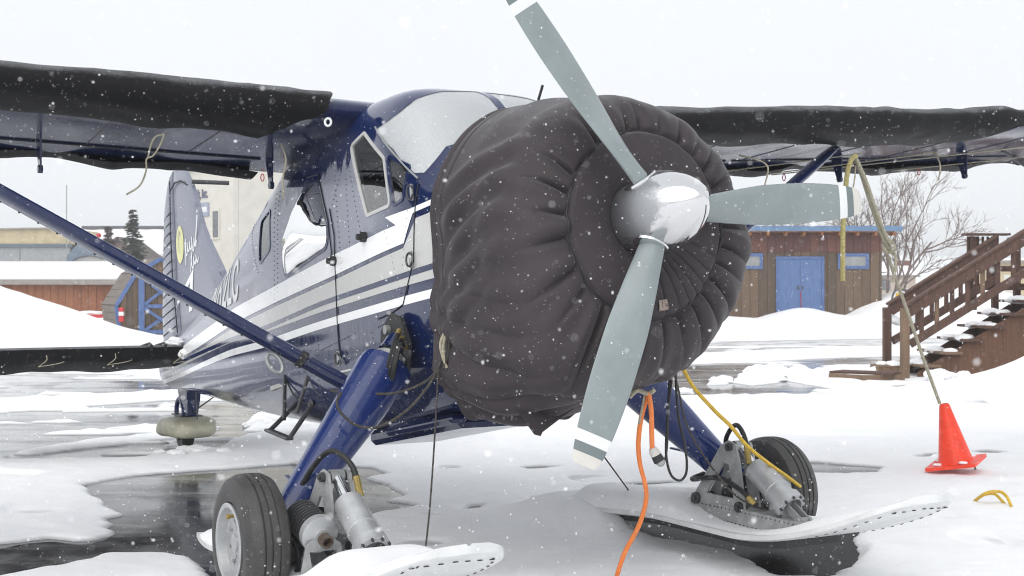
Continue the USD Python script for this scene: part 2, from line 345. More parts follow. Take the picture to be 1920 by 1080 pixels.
# the hull's paint where wind has laid a thin film of wet snow on it, dry under the shelter of the wing
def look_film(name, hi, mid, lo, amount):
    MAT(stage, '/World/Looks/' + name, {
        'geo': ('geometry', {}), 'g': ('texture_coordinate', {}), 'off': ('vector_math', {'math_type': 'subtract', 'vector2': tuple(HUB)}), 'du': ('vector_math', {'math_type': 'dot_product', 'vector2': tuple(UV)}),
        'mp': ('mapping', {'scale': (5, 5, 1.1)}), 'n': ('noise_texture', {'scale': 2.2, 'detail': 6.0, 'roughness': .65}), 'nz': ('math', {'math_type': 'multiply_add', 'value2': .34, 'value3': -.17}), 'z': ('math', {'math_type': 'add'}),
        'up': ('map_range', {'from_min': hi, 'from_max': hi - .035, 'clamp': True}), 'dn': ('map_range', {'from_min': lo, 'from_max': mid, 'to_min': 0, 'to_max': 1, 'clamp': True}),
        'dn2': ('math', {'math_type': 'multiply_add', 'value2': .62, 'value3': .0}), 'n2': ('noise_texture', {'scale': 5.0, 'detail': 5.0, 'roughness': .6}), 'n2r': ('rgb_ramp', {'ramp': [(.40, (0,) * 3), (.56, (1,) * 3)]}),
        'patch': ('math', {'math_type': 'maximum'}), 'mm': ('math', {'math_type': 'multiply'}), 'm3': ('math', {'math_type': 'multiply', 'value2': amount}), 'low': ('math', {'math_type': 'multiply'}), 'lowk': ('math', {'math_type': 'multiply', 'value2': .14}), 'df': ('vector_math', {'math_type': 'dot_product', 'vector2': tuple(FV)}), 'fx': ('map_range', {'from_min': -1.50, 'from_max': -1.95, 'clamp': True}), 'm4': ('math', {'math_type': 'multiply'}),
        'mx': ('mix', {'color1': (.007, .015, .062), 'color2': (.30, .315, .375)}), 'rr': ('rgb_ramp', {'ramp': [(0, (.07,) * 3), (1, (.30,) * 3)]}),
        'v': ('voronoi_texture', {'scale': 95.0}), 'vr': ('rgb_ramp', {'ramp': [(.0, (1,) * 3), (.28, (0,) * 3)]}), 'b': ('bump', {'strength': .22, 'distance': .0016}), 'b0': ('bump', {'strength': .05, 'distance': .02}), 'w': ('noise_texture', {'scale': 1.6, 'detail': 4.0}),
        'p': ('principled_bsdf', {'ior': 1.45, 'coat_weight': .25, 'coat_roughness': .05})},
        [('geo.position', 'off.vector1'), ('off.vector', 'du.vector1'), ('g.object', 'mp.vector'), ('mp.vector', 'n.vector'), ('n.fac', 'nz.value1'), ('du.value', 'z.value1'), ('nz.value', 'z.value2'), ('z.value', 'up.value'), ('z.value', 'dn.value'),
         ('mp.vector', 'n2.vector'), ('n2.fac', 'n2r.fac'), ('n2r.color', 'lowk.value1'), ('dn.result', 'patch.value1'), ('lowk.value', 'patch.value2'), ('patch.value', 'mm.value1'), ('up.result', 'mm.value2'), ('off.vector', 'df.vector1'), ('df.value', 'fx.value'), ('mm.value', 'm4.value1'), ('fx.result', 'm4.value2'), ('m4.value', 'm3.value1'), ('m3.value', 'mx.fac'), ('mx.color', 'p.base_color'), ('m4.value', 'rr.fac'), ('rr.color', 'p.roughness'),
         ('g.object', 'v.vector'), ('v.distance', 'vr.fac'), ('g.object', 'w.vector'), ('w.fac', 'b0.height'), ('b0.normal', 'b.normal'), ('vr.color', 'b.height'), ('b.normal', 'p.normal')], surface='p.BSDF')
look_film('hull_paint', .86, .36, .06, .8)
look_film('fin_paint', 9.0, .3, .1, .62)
look_plain('bare_wet_tarmac', (.017, .0165, .016), .5, var=.3, scale=12, spec=.12, bump=.3, bscale=90)
# snow
MAT(stage, '/World/Looks/snow', {
    'geo': ('geometry', {}), 'n': ('noise_texture', {'scale': 2.2, 'detail': 6.0, 'roughness': .6}), 'n2': ('noise_texture', {'scale': 38.0, 'detail': 6.0, 'roughness': .75}),
    'r': ('rgb_ramp', {'ramp': [(.25, (.84, .85, .87)), (.7, (.89, .895, .905))]}), 'a': ('math', {'math_type': 'multiply_add', 'value2': .28}),
    'b': ('bump', {'strength': .55, 'distance': .03}), 'sz': ('separate_xyz', {}), 'th': ('map_range', {'from_min': .001, 'from_max': .020, 'clamp': True}), 'wet': ('mix', {'color1': (.40, .41, .42)}), 'wr': ('map_range', {'from_min': 0, 'from_max': 1, 'to_min': .25, 'to_max': .75}), 'p': ('principled_bsdf', {'specular_ior_level': .2})},
    [('geo.position', 'n.vector'), ('geo.position', 'n2.vector'), ('n.fac', 'r.fac'), ('geo.position', 'sz.vector'), ('sz.z', 'th.value'), ('th.result', 'wet.fac'), ('r.color', 'wet.color2'), ('wet.color', 'p.base_color'), ('th.result', 'wr.value'), ('wr.result', 'p.roughness'), ('n2.fac', 'a.value1'), ('n.fac', 'a.value3'), ('a.value', 'b.height'), ('b.normal', 'p.normal')], surface='p.BSDF')
# wet tarmac with slush, streaked along the taxi tracks
MAT(stage, '/World/Looks/wet_tarmac', {
    'geo': ('geometry', {}), 'mp': ('mapping', {'scale': (.5, 1.7, 1), 'rotation': (0, 0, .10)}),
    'st': ('noise_texture', {'scale': 1.3, 'detail': 7.0, 'roughness': .62}), 'fi': ('noise_texture', {'scale': 9.0, 'detail': 5.0, 'roughness': .7}), 'gr': ('noise_texture', {'scale': 140.0, 'detail': 2.0}),
    'sl': ('rgb_ramp', {'ramp': [(.46, (0,) * 3), (.62, (1,) * 3)]}),
    'sep': ('separate_xyz', {}), 'far': ('map_range', {'from_min': 9.5, 'from_max': 13.0, 'to_min': -.13, 'to_max': .05, 'clamp': True}), 'ad': ('math', {'math_type': 'add'}),
    'tc': ('rgb_ramp', {'ramp': [(.3, (.012, .012, .013)), (.7, (.034, .033, .033))]}), 'ro': ('noise_texture', {'scale': 1.1, 'detail': 5.0, 'roughness': .6}), 'ror': ('rgb_ramp', {'ramp': [(.42, (.04,) * 3), (.62, (.22,) * 3)]}), 'rmx': ('math', {'math_type': 'maximum'}), 'sc': ('rgb_ramp', {'ramp': [(.3, (.22, .22, .225)), (.7, (.40, .40, .40))]}),
    'mx': ('mix', {}), 'rr': ('rgb_ramp', {'ramp': [(.0, (.05,) * 3), (1., (.16,) * 3)]}), 'sum': ('math', {'math_type': 'multiply_add', 'value2': .25}),
    'b': ('bump', {'strength': .05, 'distance': .004}), 'p': ('principled_bsdf', {'ior': 1.33})},
    [('geo.position', 'mp.vector'), ('mp.vector', 'st.vector'), ('mp.vector', 'fi.vector'), ('geo.position', 'gr.vector'), ('geo.position', 'sep.vector'), ('sep.y', 'far.value'), ('st.fac', 'ad.value1'), ('far.result', 'ad.value2'), ('ad.value', 'sl.fac'),
     ('fi.fac', 'tc.fac'), ('fi.fac', 'sc.fac'), ('sl.color', 'mx.fac'), ('tc.color', 'mx.color1'), ('sc.color', 'mx.color2'), ('mx.color', 'p.base_color'), ('sl.color', 'rr.fac'), ('geo.position', 'ro.vector'), ('ro.fac', 'ror.fac'), ('rr.color', 'rmx.value1'), ('ror.color', 'rmx.value2'), ('rmx.value', 'p.roughness'),
     ('gr.fac', 'sum.value1'), ('fi.fac', 'sum.value3'), ('sum.value', 'b.height'), ('b.normal', 'p.normal')], surface='p.BSDF')
# wood and walls
look_boards('shed_brown', (.165, .108, .068), (.115, .078, .052), .2)
look_boards('shed_red', (.17, .07, .05), (.12, .05, .038), .2)
look_boards('stair_wood', (.115, .056, .038), (.055, .03, .023), .2)
look_boards('stair_pale', (.22, .145, .09), (.13, .08, .05), .2)
look_boards('stair_riser', (.15, .072, .04), (.085, .042, .025), .2)
look_boards('cedar_orange', (.31, .12, .055), (.22, .085, .04), .2)
look_plain('trim_orange', (.33, .14, .05), .7, var=.3, scale=5)
look_plain('blue_trim', (.085, .145, .32), .5, var=.12)
look_plain('blue_door', (.095, .165, .34), .5, var=.1, stretch=(3, 3, .5))
look_plain('blue_fascia', (.13, .22, .36), .5, var=.1)
look_plain('fascia_grey', (.27, .25, .23), .6, var=.1)
look_plain('roof_shingle', (.17, .145, .125), .8, var=.15, scale=12)
look_plain('cream_wall', (.62, .60, .54), .8, var=.04, scale=2)
look_plain('tan_wall', (.50, .42, .27), .8, var=.1, scale=2)
look_plain('pink_tan', (.48, .40, .33), .8, var=.1, scale=2)
look_plain('slate_band', (.10, .13, .16), .5, var=.1)
look_plain('grey_wall', (.30, .31, .32), .7, var=.1)
look_plain('brown_roof', (.13, .10, .09), .8, var=.2)
look_plain('tarpaulin', (.19, .24, .31), .6, var=.15)
look_plain('pane_dark', (.16, .17, .18), .08, var=.2)
look_plain('pane_pale', (.30, .31, .31), .15, var=.1)
look_plain('sign_blue', (.30, .32, .42), .5, var=.05)
look_plain('sign_letter', (.16, .16, .22), .5, var=.05)
look_plain('red_plastic', (.55, .03, .035), .4, var=.1)
look_plain('bark', (.20, .15, .135), .85, var=.25, scale=20)
look_plain('conifer_green', (.10, .115, .09), .8, var=.35, scale=4)
look_plain('conifer_brown', (.15, .11, .10), .8, var=.3, scale=4)
look_plain('flake', (.95, .95, .96), .8, var=.01)

# ================================================================== ground: wet tarmac sheet, snow lying on it
tar = np.array([[-900, -900, 0], [900, -900, 0], [900, 900, 0], [-900, 900, 0]], float)
pool = np.array([gp(u, v) for u, v in [(1120, 950), (1300, 900), (1560, 925), (1680, 985), (1640, 1050), (1560, 1100), (1400, 1090), (1250, 1060), (1120, 1010)]]) + np.array([0, 0, .004])
obj('bare_patch', (pool, np.array([(0, k, k + 1) for k in range(1, 8)])[:, ::-1]), 'bare_wet_tarmac', smooth=False, kind='structure')
obj('tarmac', (tar, np.array([[0, 1, 2], [0, 2, 3]])), 'wet_tarmac', smooth=False, kind='structure')

PX = .025; RX0, RX1, RY0, RY1 = -14., 16., 5., 48.
rw, rh = int((RX1 - RX0) / PX), int((RY1 - RY0) / PX)
from PIL import Image, ImageDraw
im = Image.new('L', (rw, rh), 0); dr = ImageDraw.Draw(im)
def cells(px): return [((p[0] - RX0) / PX, (p[1] - RY0) / PX) for p in (gp(u, v, .02) for u, v in px)]
def bare(px): dr.polygon(cells(px), fill=255)
def snowy(px): dr.polygon(cells(px), fill=0)
# puddle by the near wheel
bare([(-260, 1030), (0, 1016), (100, 1004), (150, 1010), (190, 1006), (228, 992), (205, 986), (225, 978), (200, 968), (232, 962), (210, 945), (185, 927), (166, 905), (200, 896), (260, 888), (380, 879), (480, 872), (560, 866), (640, 866), (700, 874), (735, 886),
      (690, 892), (760, 925), (720, 935), (790, 945), (690, 962), (700, 985), (640, 1010), (560, 1100), (420, 1140), (390, 1060), (372, 1046), (320, 1034), (200, 1036), (140, 1050), (90, 1062), (0, 1080), (-260, 1110)])
# slushy taxi lane behind, left
bare([(-700, 690), (0, 696), (240, 701), (330, 715), (640, 742), (860, 733), (700, 765), (640, 770), (580, 785), (640, 796), (470, 812), (430, 826), (400, 842), (330, 856), (200, 858), (0, 861), (-700, 866)])
snowy([(-300, 746), (0, 748), (180, 738), (330, 730), (640, 729), (640, 745), (400, 750), (330, 748), (200, 757), (0, 772), (-300, 776)])
snowy([(30, 848), (90, 836), (170, 824), (240, 818), (330, 809), (330, 818), (250, 828), (150, 838), (60, 850)])
snowy([(455, 806), (480, 793), (540, 783), (600, 778), (650, 774), (650, 790), (600, 798), (520, 806)])
snowy([(-20, 862), (-20, 852), (14, 851), (16, 860)])
snowy([(270, 858), (290, 850), (330, 847), (332, 858)])
# hollow melted out beneath the far ski
bare([(1160, 956), (1300, 958), (1480, 972), (1620, 985), (1606, 1010), (1616, 1034), (1596, 1060), (1540, 1078), (1474, 1073), (1430, 1056), (1390, 1034), (1330, 1019), (1290, 1012), (1195, 1004)])
# thin bare streaks
bare([(1440, 864), (1530, 863), (1600, 868), (1650, 872), (1640, 884), (1580, 888), (1490, 884)])
bare([(985, 874), (1010, 870), (1060, 872), (1030, 876), (1000, 878)])
bare([(880, 946), (915, 941), (900, 951), (872, 953)])
bare([(1000, 931), (1060, 924), (1110, 927), (1060, 933)])
bare([(1160, 905), (1260, 899), (1300, 905), (1200, 909)])
bare([(1830, 846), (1850, 842), (1885, 846), (1850, 849)])
bare([(1720, 855), (1735, 848), (1765, 846), (1740, 856)])
# lanes on the right
bare([(1150, 646), (1300, 641), (1500, 637), (1800, 632), (1800, 644), (1600, 650), (1450, 655), (1300, 662), (1150, 668)])
bare([(1150, 690), (1300, 682), (1450, 676), (1560, 670), (1800, 664), (1800, 684), (1560, 684), (1470, 712), (1530, 722), (1560, 727), (1600, 738), (1560, 739), (1300, 741), (1150, 744)])
bare([(1630, 727), (1700, 720), (1725, 733), (1690, 742), (1650, 736)])
snowy([(1325, 720), (1336, 713), (1355, 711), (1367, 717), (1366, 720)])
snowy([(1375, 716), (1405, 705), (1440, 699), (1462, 707), (1464, 716), (1410, 722)])
arr_ = np.asarray(im) > 127
dist = (ndimage.distance_transform_edt(~arr_) - ndimage.distance_transform_edt(arr_)) * PX      # + in the snow, - on bare ground
dist = ndimage.gaussian_filter(dist, 1.0)
dfun = RegularGridInterpolator((np.arange(rh) * PX + RY0, np.arange(rw) * PX + RX0), dist, bounds_error=False, fill_value=3.0)
def smooth01(t): t = np.clip(t, 0, 1); return t * t * (3 - 2 * t)
def bump_at(X, Y, cx, cy, rx, ry, h, p=2.0): return h * np.exp(-(((X - cx) / rx) ** 2 + ((Y - cy) / ry) ** 2) ** (p / 2))
def big_relief(X, Y):
    """the ploughed banks and the drift before the shed"""
    P = np.stack([X, Y, 0 * X], -1)
    z = bump_at(X, Y, -15.6, 34.5, 4.0, 3.2, 1.95, 2.2) * (1 + .25 * (meshkit.fbm(P * .55, 4, 3) - .5))
    z = z + bump_at(X, Y, -11.5, 35.5, 2.4, 2.5, .25)
    z = z + bump_at(X, Y, 11.2, 20.6, 2.9, 1.35, 1.75, 2.6) * (1 + .3 * (meshkit.fbm(P * 1.3, 4, 5) - .5))
    z = z + .58 * smooth01((Y - 42.2) / 3.0) * smooth01((X + 7) / 6) * (1 - smooth01((X - 24) / 8))
    z = z + bump_at(X, Y, 9.9, 45.6, .9, 1.0, .26) - bump_at(X, Y, 8.2, 46.5, .5, 1.2, .14) - bump_at(X, Y, 11.5, 46.5, .55, 1.2, .26)
    z = z + bump_at(X, Y, 15.5, 47.5, 3.4, 2.4, 1.1) + .45 * smooth01((Y - 45) / 10) * smooth01((X - 12) / 6)
    z = z + .45 * smooth01((Y - 40) / 8) * smooth01((-X - 12.5) / 3)
    return z
def ski_drift(X, Y):                                            # snow ploughed up against the tail of the far ski
    a = (X - GND[0]) * FH[0] + (Y - GND[1]) * FH[1]; b = (X - GND[0]) * LV[0] + (Y - GND[1]) * LV[1]
    return .165 * np.exp(-(np.abs((a + 2.42) / .62) ** 4 + np.abs((b - 1.26) / .40) ** 4)) + .06 * np.exp(-(np.abs((a + 1.2) / 1.0) ** 3 + np.abs((b - 1.95) / .25) ** 2))
def snow_height(X, Y):
    P = np.stack([X, Y, 0 * X], -1)
    d = dfun(np.stack([Y, X], -1))
    edge = (meshkit.fbm(P * np.array([2.2, 3.4, 1]), 4, 11) - .5) * .20 + (meshkit.fbm(P * 11, 3, 12) - .5) * .07
    near = np.clip(1.0 - d * 1.2, .15, 1) * .7
    d = d + edge * near
    # the slushy lane: long streaks of old snow left lying
    lane = smooth01((Y - 12.0) / 1.5) * (1 - smooth01((Y - 27) / 2)) * (1 - smooth01((X + .5) / 1.2))
    st = meshkit.fbm(np.stack([X * .55 + Y * .08, Y * 3.2 - X * .3, 0 * X], -1), 4, 21)
    d = np.where(d < .02, np.maximum(d, (st - .66) * 1.2 * lane - .02), d)
    lane2 = smooth01((Y - 19) / 2) * smooth01((X - 1) / 1.0)
    d = np.where(d < .02, np.maximum(d, (meshkit.fbm(np.stack([X * .35, Y * 2.0, 0 * X], -1), 4, 31) - .70) * 1.2 * lane2 - .02), d)
    top = .022 + .030 * meshkit.fbm(P * .55, 3, 41) + .010 * (meshkit.fbm(P * 5, 3, 42) - .5) + .05 * smooth01(d / 1.2) * meshkit.fbm(P * .9, 2, 45) + .030 * smooth01(d / .5) * (meshkit.fbm(P * 2.1, 4, 46) - .5) - .035 * smooth01(d / .6) * smooth01((meshkit.noise(P * 1.7, 47) - .80) / .1) + np.where(Y < 15, .012, 0) * (meshkit.fbm(P * 8, 3, 48) - .5) * smooth01(d / .1)
    lumps = np.clip(meshkit.fbm(P * 4.5, 3, 44) - .52, 0, 1) * .22 * smooth01((Y - 13.5) / 2) * (1 - smooth01((Y - 24) / 2))
    edge_l = np.exp(-np.clip(d, 0, 9) / .25)
    h = np.where(d > 0, (top + lumps * edge_l) * (1 - np.exp(-d / .04)), np.maximum(d * .7, -.05))
    h = h + big_relief(X, Y) + ski_drift(X, Y) * smooth01((d + .02) / .12)
    # dips where the far ski keeps the snow off
    return h
def axis_lines(stops):
    out = []
    for (a, b, s) in stops: out.append(np.arange(a, b - 1e-6, s))
    return np.unique(np.round(np.concatenate(out + [[stops[-1][1]]]), 4))
gx = axis_lines([(-600, -100, 100), (-100, -40, 12), (-40, -18, 2), (-18, -6, .2), (-6, -4, .06), (-4, 5, .03), (5, 8, .06), (8, 20, .2), (20, 44, 2), (44, 100, 14), (100, 600, 100)])
gy = axis_lines([(-500, -100, 100), (-100, -20, 16), (-20, 4, 3), (4, 6.6, .3), (6.6, 14, .026), (14, 18, .05), (18, 30, .085), (30, 48, .25), (48, 80, 2.5), (80, 200, 20), (200, 700, 100)])
GXX, GYY = np.meshgrid(gx, gy, indexing='ij')
GZZ = snow_height(GXX, GYY)
far = (GYY > 48) & (GZZ < .02); GZZ[far] = .1
obj('snow_cover', grid_mesh(np.stack([GXX, GYY, GZZ], -1)), 'snow', smooth=True, kind='structure')
snow_f = RegularGridInterpolator((gx, gy), GZZ)
def ground_z(x, y): return max(float(snow_f([[x, y]])[0]), 0.0)

# distant low hill behind the field, nearly lost in the snowfall
hx = np.linspace(-420, 420, 80); hp = []
for k, (yy, zz) in enumerate([(330, 0), (350, .6), (380, 1.0), (430, 1.0), (500, 0)]):
    hp.append([[x, yy, -1 + zz * (7 + 9 * float(meshkit.fbm(np.array([x * .008, 1.3, 0]), 3, 9)))] for x in hx])
obj('snowy_hill', grid_mesh(np.array(hp), flip=True), 'snow', smooth=True, kind='structure')

# ================================================================== the aeroplane
plane = thing('bush_plane', 'blue high-wing aeroplane on skis with a white lightning stripe and three grey propeller blades', 'aeroplane', GND)
FX = np.array([-1.05, -1.25, -1.45, -1.70, -1.95, -2.3, -2.9, -3.5, -3.95, -4.7, -5.8, -7.2, -8.2, -8.75, -8.98])
FW = np.array([.600, .612, .618, .620, .620, .620, .620, .612, .585, .515, .395, .255, .150, .095, .035])
FT = np.array([.66, .765, 1.01, 1.14, 1.19, 1.22, 1.22, 1.20, 1.15, 1.04, .865, .665, .60, .57, .50])
FB = np.array([-.70, -.755, -.775, -.785, -.79, -.79, -.765, -.70, -.64, -.53, -.345, -.08, .09, .19, .32])
FNT = np.array([2.6, 2.8, 3.8, 5.0, 5.2, 5.5, 6.0, 6.0, 5.0, 4.0, 3.2, 2.8, 2.4, 2.2, 2.0])
FNB = np.array([2.6, 3.0, 3.2, 3.4, 3.4, 3.4, 3.2, 3.0, 2.8, 2.6, 2.5, 2.3, 2.1, 2.0, 2.0])
FM = np.array([-.02, -.02, 0, .02, .03, .03, .03, .04, .06, .12, .2, .3, .36, .39, .41])
fw, ft, fb, fnt, fnb, fm = [PchipInterpolator(FX[::-1], a[::-1]) for a in (FW, FT, FB, FNT, FNB, FM)]
def section(x, off=0.0, n=72):
    t = np.arange(n) * 2 * math.pi / n; c, s = np.cos(t), np.sin(t)          # t = 0 port, pi/2 top
    w, zt, zb, m = fw(x) + off, ft(x) + off, fb(x) - off, fm(x)
    e = np.where(s >= 0, fnt(x), fnb(x))
    y = w * np.sign(c) * np.abs(c) ** (2 / e)
    z = m + np.where(s >= 0, zt - m, m - zb) * np.sign(s) * np.abs(s) ** (2 / e)
    return np.stack([np.full(n, x), y, z], 1)
def side(x, z, off=0.0):                                                       # half width of the hull at (x, z)
    x, z = np.asarray(x, float), np.asarray(z, float); m = fm(x)
    r = np.where(z >= m, (z - m) / (ft(x) - m), (m - z) / (m - fb(x)))
    e = np.where(z >= m, fnt(x), fnb(x))
    return (fw(x)) * (1 - np.clip(np.abs(r), 0, .999) ** e) ** (1 / e) + off
def hull_solid(off, x0=-1.05, x1=-8.98, n=72):
    xs = np.unique(np.r_[np.linspace(x1, -4, 26), np.linspace(-4, x0, 44)])[::-1]
    return man(loft([section(x, off, n) for x in xs]))
def cut_side(poly, y0=-.9, y1=-.3):                                            # window opening: side-view polygon pushed through one flank
    return man(prism(poly, (0, y0, 0), (1, 0, 0), (0, 0, 1), (0, 1, 0), y1 - y0))
def inset(poly, d): return Polygon(poly).buffer(-d, join_style=2)
def soft(poly, r): return Polygon(poly).buffer(-r, join_style=2).buffer(r, quad_segs=5)
# side-view outlines read along the hull
W_DOOR = soft([(-2.195, .905), (-2.02, .935), (-1.72, .70), (-1.665, .42), (-1.985, .435)], .02)
W_QUART = soft([(-1.665, .70), (-1.43, .575), (-1.50, .415), (-1.615, .405)], .02)
W_REAR = soft([(-2.93, .845), (-2.72, .82), (-2.61, .53), (-2.63, .385), (-3.44, .345), (-3.44, .56), (-3.10, .78)], .06)
W_AFT = soft([(-3.74, .88), (-4.02, .86), (-4.05, .55), (-3.74, .60)], .04)
FLANK = [W_DOOR, W_QUART, W_REAR, W_AFT]
shell = hull_solid(0) - hull_solid(-.022, -1.09, -8.9)
for w in FLANK:
    shell -= cut_side(w); shell -= cut_side(w, .3, .9)
ws_side = prism([(-1.94, 1.3), (-1.94, .97), (-1.86, .915), (-1.385, .53), (-1.0, .45), (-1.0, 1.3)], (0, -.8, 0), (1, 0, 0), (0, 0, 1), (0, 1, 0), 1.6)
def ws_front(a, b): return prism([(a, .47), (a * .72 + b * .28, .655), (b, .76), (b, 1.11), (a * .5, 1.07), (a * .75, 1.02), (a, .90)] if abs(a) > abs(b) else [(a, .76), (b * .72 + a * .28, .655), (b, .47), (b, .90), (b * .75, 1.02), (b * .5, 1.07), (a, 1.11)], (-2.4, 0, 0), (0, 1, 0), (0, 0, 1), (1, 0, 0), 1.6)
ws_cut = [man(ws_side) ^ man(ws_front(-.60, -.028)), man(ws_side) ^ man(ws_front(.028, .60))]
for c in ws_cut: shell -= c
def mworld(m):
    v, f = arr(m); return trimesh.Trimesh(B(v), f, process=False)
fus = obj('fuselage', mworld(shell), 'hull_paint', plane, smooth=32)
pane_shell = hull_solid(-.004) - hull_solid(-.010, -1.06, -8.9)
obj('windshield', mworld(pane_shell ^ ws_cut[0]), 'wet_glass', plane, label='right windshield pane beaded with melted snow')
obj('windshield', mworld(pane_shell ^ ws_cut[1]), 'wet_glass', plane, label='left windshield pane beaded with melted snow')
frame_shell = hull_solid(.005) - hull_solid(-.02, -1.06, -8.9)
for nm, w in zip(('door_window', 'quarter_window', 'bubble_window', 'aft_window'), FLANK):
    for sgn in (-1, 1):
        if nm == 'bubble_window':                                               # blown pane standing proud of the flank
            P = []
            c = np.array(w.centroid.coords[0]); ring = np.array(w.exterior.coords)[:-1]
            ls = LineString(np.vstack([ring, ring[:1]])); ring = np.array([ls.interpolate(t, True).coords[0] for t in np.arange(64) / 64])
            for k in np.linspace(1, 0, 12):
                q = c + (ring - c) * k; P.append(np.stack([q[:, 0], sgn * (side(q[:, 0], q[:, 1]) + .006 + .085 * (1 - k ** 2.4)), q[:, 1]], 1))
            g = grid_mesh(np.array(P), closed_v=True, flip=sgn < 0)
            obj(nm, trimesh.Trimesh(B(g.vertices), g.faces, process=False), 'window_glass', plane, smooth=60)
        else:
            obj(nm, mworld(pane_shell ^ cut_side(w.buffer(.004), *((-.9, -.3) if sgn < 0 else (.3, .9)))), 'window_glass', plane)
        rim = w.buffer(.016, quad_segs=3).difference(w.buffer(-.004)) if nm != 'bubble_window' else w.buffer(.022, quad_segs=3).difference(w.buffer(.003))
        m = frame_shell ^ man(prism(Polygon(rim.exterior), (0, -.9 if sgn < 0 else .3, 0), (1, 0, 0), (0, 0, 1), (0, 1, 0), .6)) - cut_side(Polygon(rim.interiors[0]), -.9 if sgn < 0 else .3, -.3 if sgn < 0 else .9)
        obj('window_frame', mworld(m), 'grey_paint' if nm == 'door_window' else 'navy_paint', plane, smooth=30)
# cabin inside
for y in (-.30, .30):
    st = sub('seat', plane)
    obj('seat_cushion', box(B([-2.55, y, -.05]), (.48, .44, .14), [FV, LV, UV], .03), 'seat_cloth', st)
    obj('seat_back', box(B([-2.82, y, .28]), (.12, .44, .62), [unit(FV + .2 * UV), LV, unit(UV - .2 * FV)], .03), 'seat_cloth', st)
obj('instrument_panel', box(B([-1.52, 0, .42]), (.10, 1.10, .34), [FV, LV, UV], .02), 'cabin_green', plane)
obj('cabin_bulkhead', box(B([-4.1, 0, .25]), (.03, .95, 1.3), [FV, LV, UV]), 'cabin_trim', plane)
obj('cabin_floor', box(B([-2.7, 0, -.35]), (2.7, 1.1, .03), [FV, LV, UV]), 'cabin_trim', plane)
obj('control_column', [tube(B(spline([(-1.62, -.25, .30), (-1.85, -.27, .36), (-1.92, -.27, .50)], 6)), .014, 8), tube(B(np.array([(-1.92, -.27 + .13 * math.sin(a), .52 + .13 * math.cos(a)) for a in np.linspace(-2.4, 2.4, 24)])), .011, 8)], 'dark_metal', plane)

# painted stripes: thin film 2.5 mm proud of the starboard and port flanks
def flank_patch(xs, lo, hi, off, sgn=-1, nz=3):
    xs = np.asarray(xs, float); L, Hh = np.asarray(lo, float), np.asarray(hi, float)
    P = []
    for k in range(nz):
        z = L + (Hh - L) * k / (nz - 1); P.append(np.stack([xs, sgn * (side(xs, z) + off), z], 1))
    m = grid_mesh(np.array(P), flip=sgn > 0)
    return trimesh.Trimesh(B(m.vertices), m.faces, process=False)
def flank_poly(poly, off, sgn=-1, seg=.12):
    """a film cut to a side-view polygon: vertical strips, each triangulated and laid on the hull"""
    x0, _, x1, _ = poly.bounds; V, F, n = [], [], 0
    cuts = np.linspace(x0, x1, max(2, int((x1 - x0) / seg) + 1))
    from shapely.geometry import box as sbox
    for a, b in zip(cuts[:-1], cuts[1:]):
        g = poly.intersection(sbox(a, -9, b, 9))
        for p in getattr(g, 'geoms', [g]):
            if p.geom_type != 'Polygon' or p.area < 1e-7: continue
            v, f = trimesh.creation.triangulate_polygon(p.segmentize(.06), engine='earcut')
            V.append(v); F.append(f + n); n += len(v)
    v, f = np.vstack(V), np.vstack(F)
    a = v[f]; neg = np.cross(a[:, 1] - a[:, 0], a[:, 2] - a[:, 0]) < 0; f[neg] = f[neg][:, ::-1]
    w = np.stack([v[:, 0], sgn * (side(v[:, 0], v[:, 1]) + off), v[:, 1]], 1)
    return trimesh.Trimesh(B(w), f if sgn < 0 else f[:, ::-1], process=False)
sx = np.linspace(-8.7, -1.10, 90)
def curve(pts): p = np.array(sorted(pts)); return PchipInterpolator(p[:, 0], p[:, 1])
mt = curve([(-8.7, .415), (-7.2, .41), (-5.1, .38), (-3.5, .315), (-2.77, .31), (-1.9, .295), (-1.45, .29)])
mb = curve([(-8.7, .375), (-7.0, .305), (-5.12, .265), (-3.49, .20), (-2.5, .18), (-1.94, .175), (-1.2, .16)])
l1t = curve([(-8.7, .25), (-7.8, .20), (-5.36, .095), (-3.64, -.03), (-2.84, -.06), (-2.0, -.10), (-1.1, -.15)])
l1b = curve([(-8.7, .215), (-7.8, .165), (-5.36, .045), (-3.65, -.08), (-2.84, -.11), (-2.0, -.15), (-1.1, -.195)])
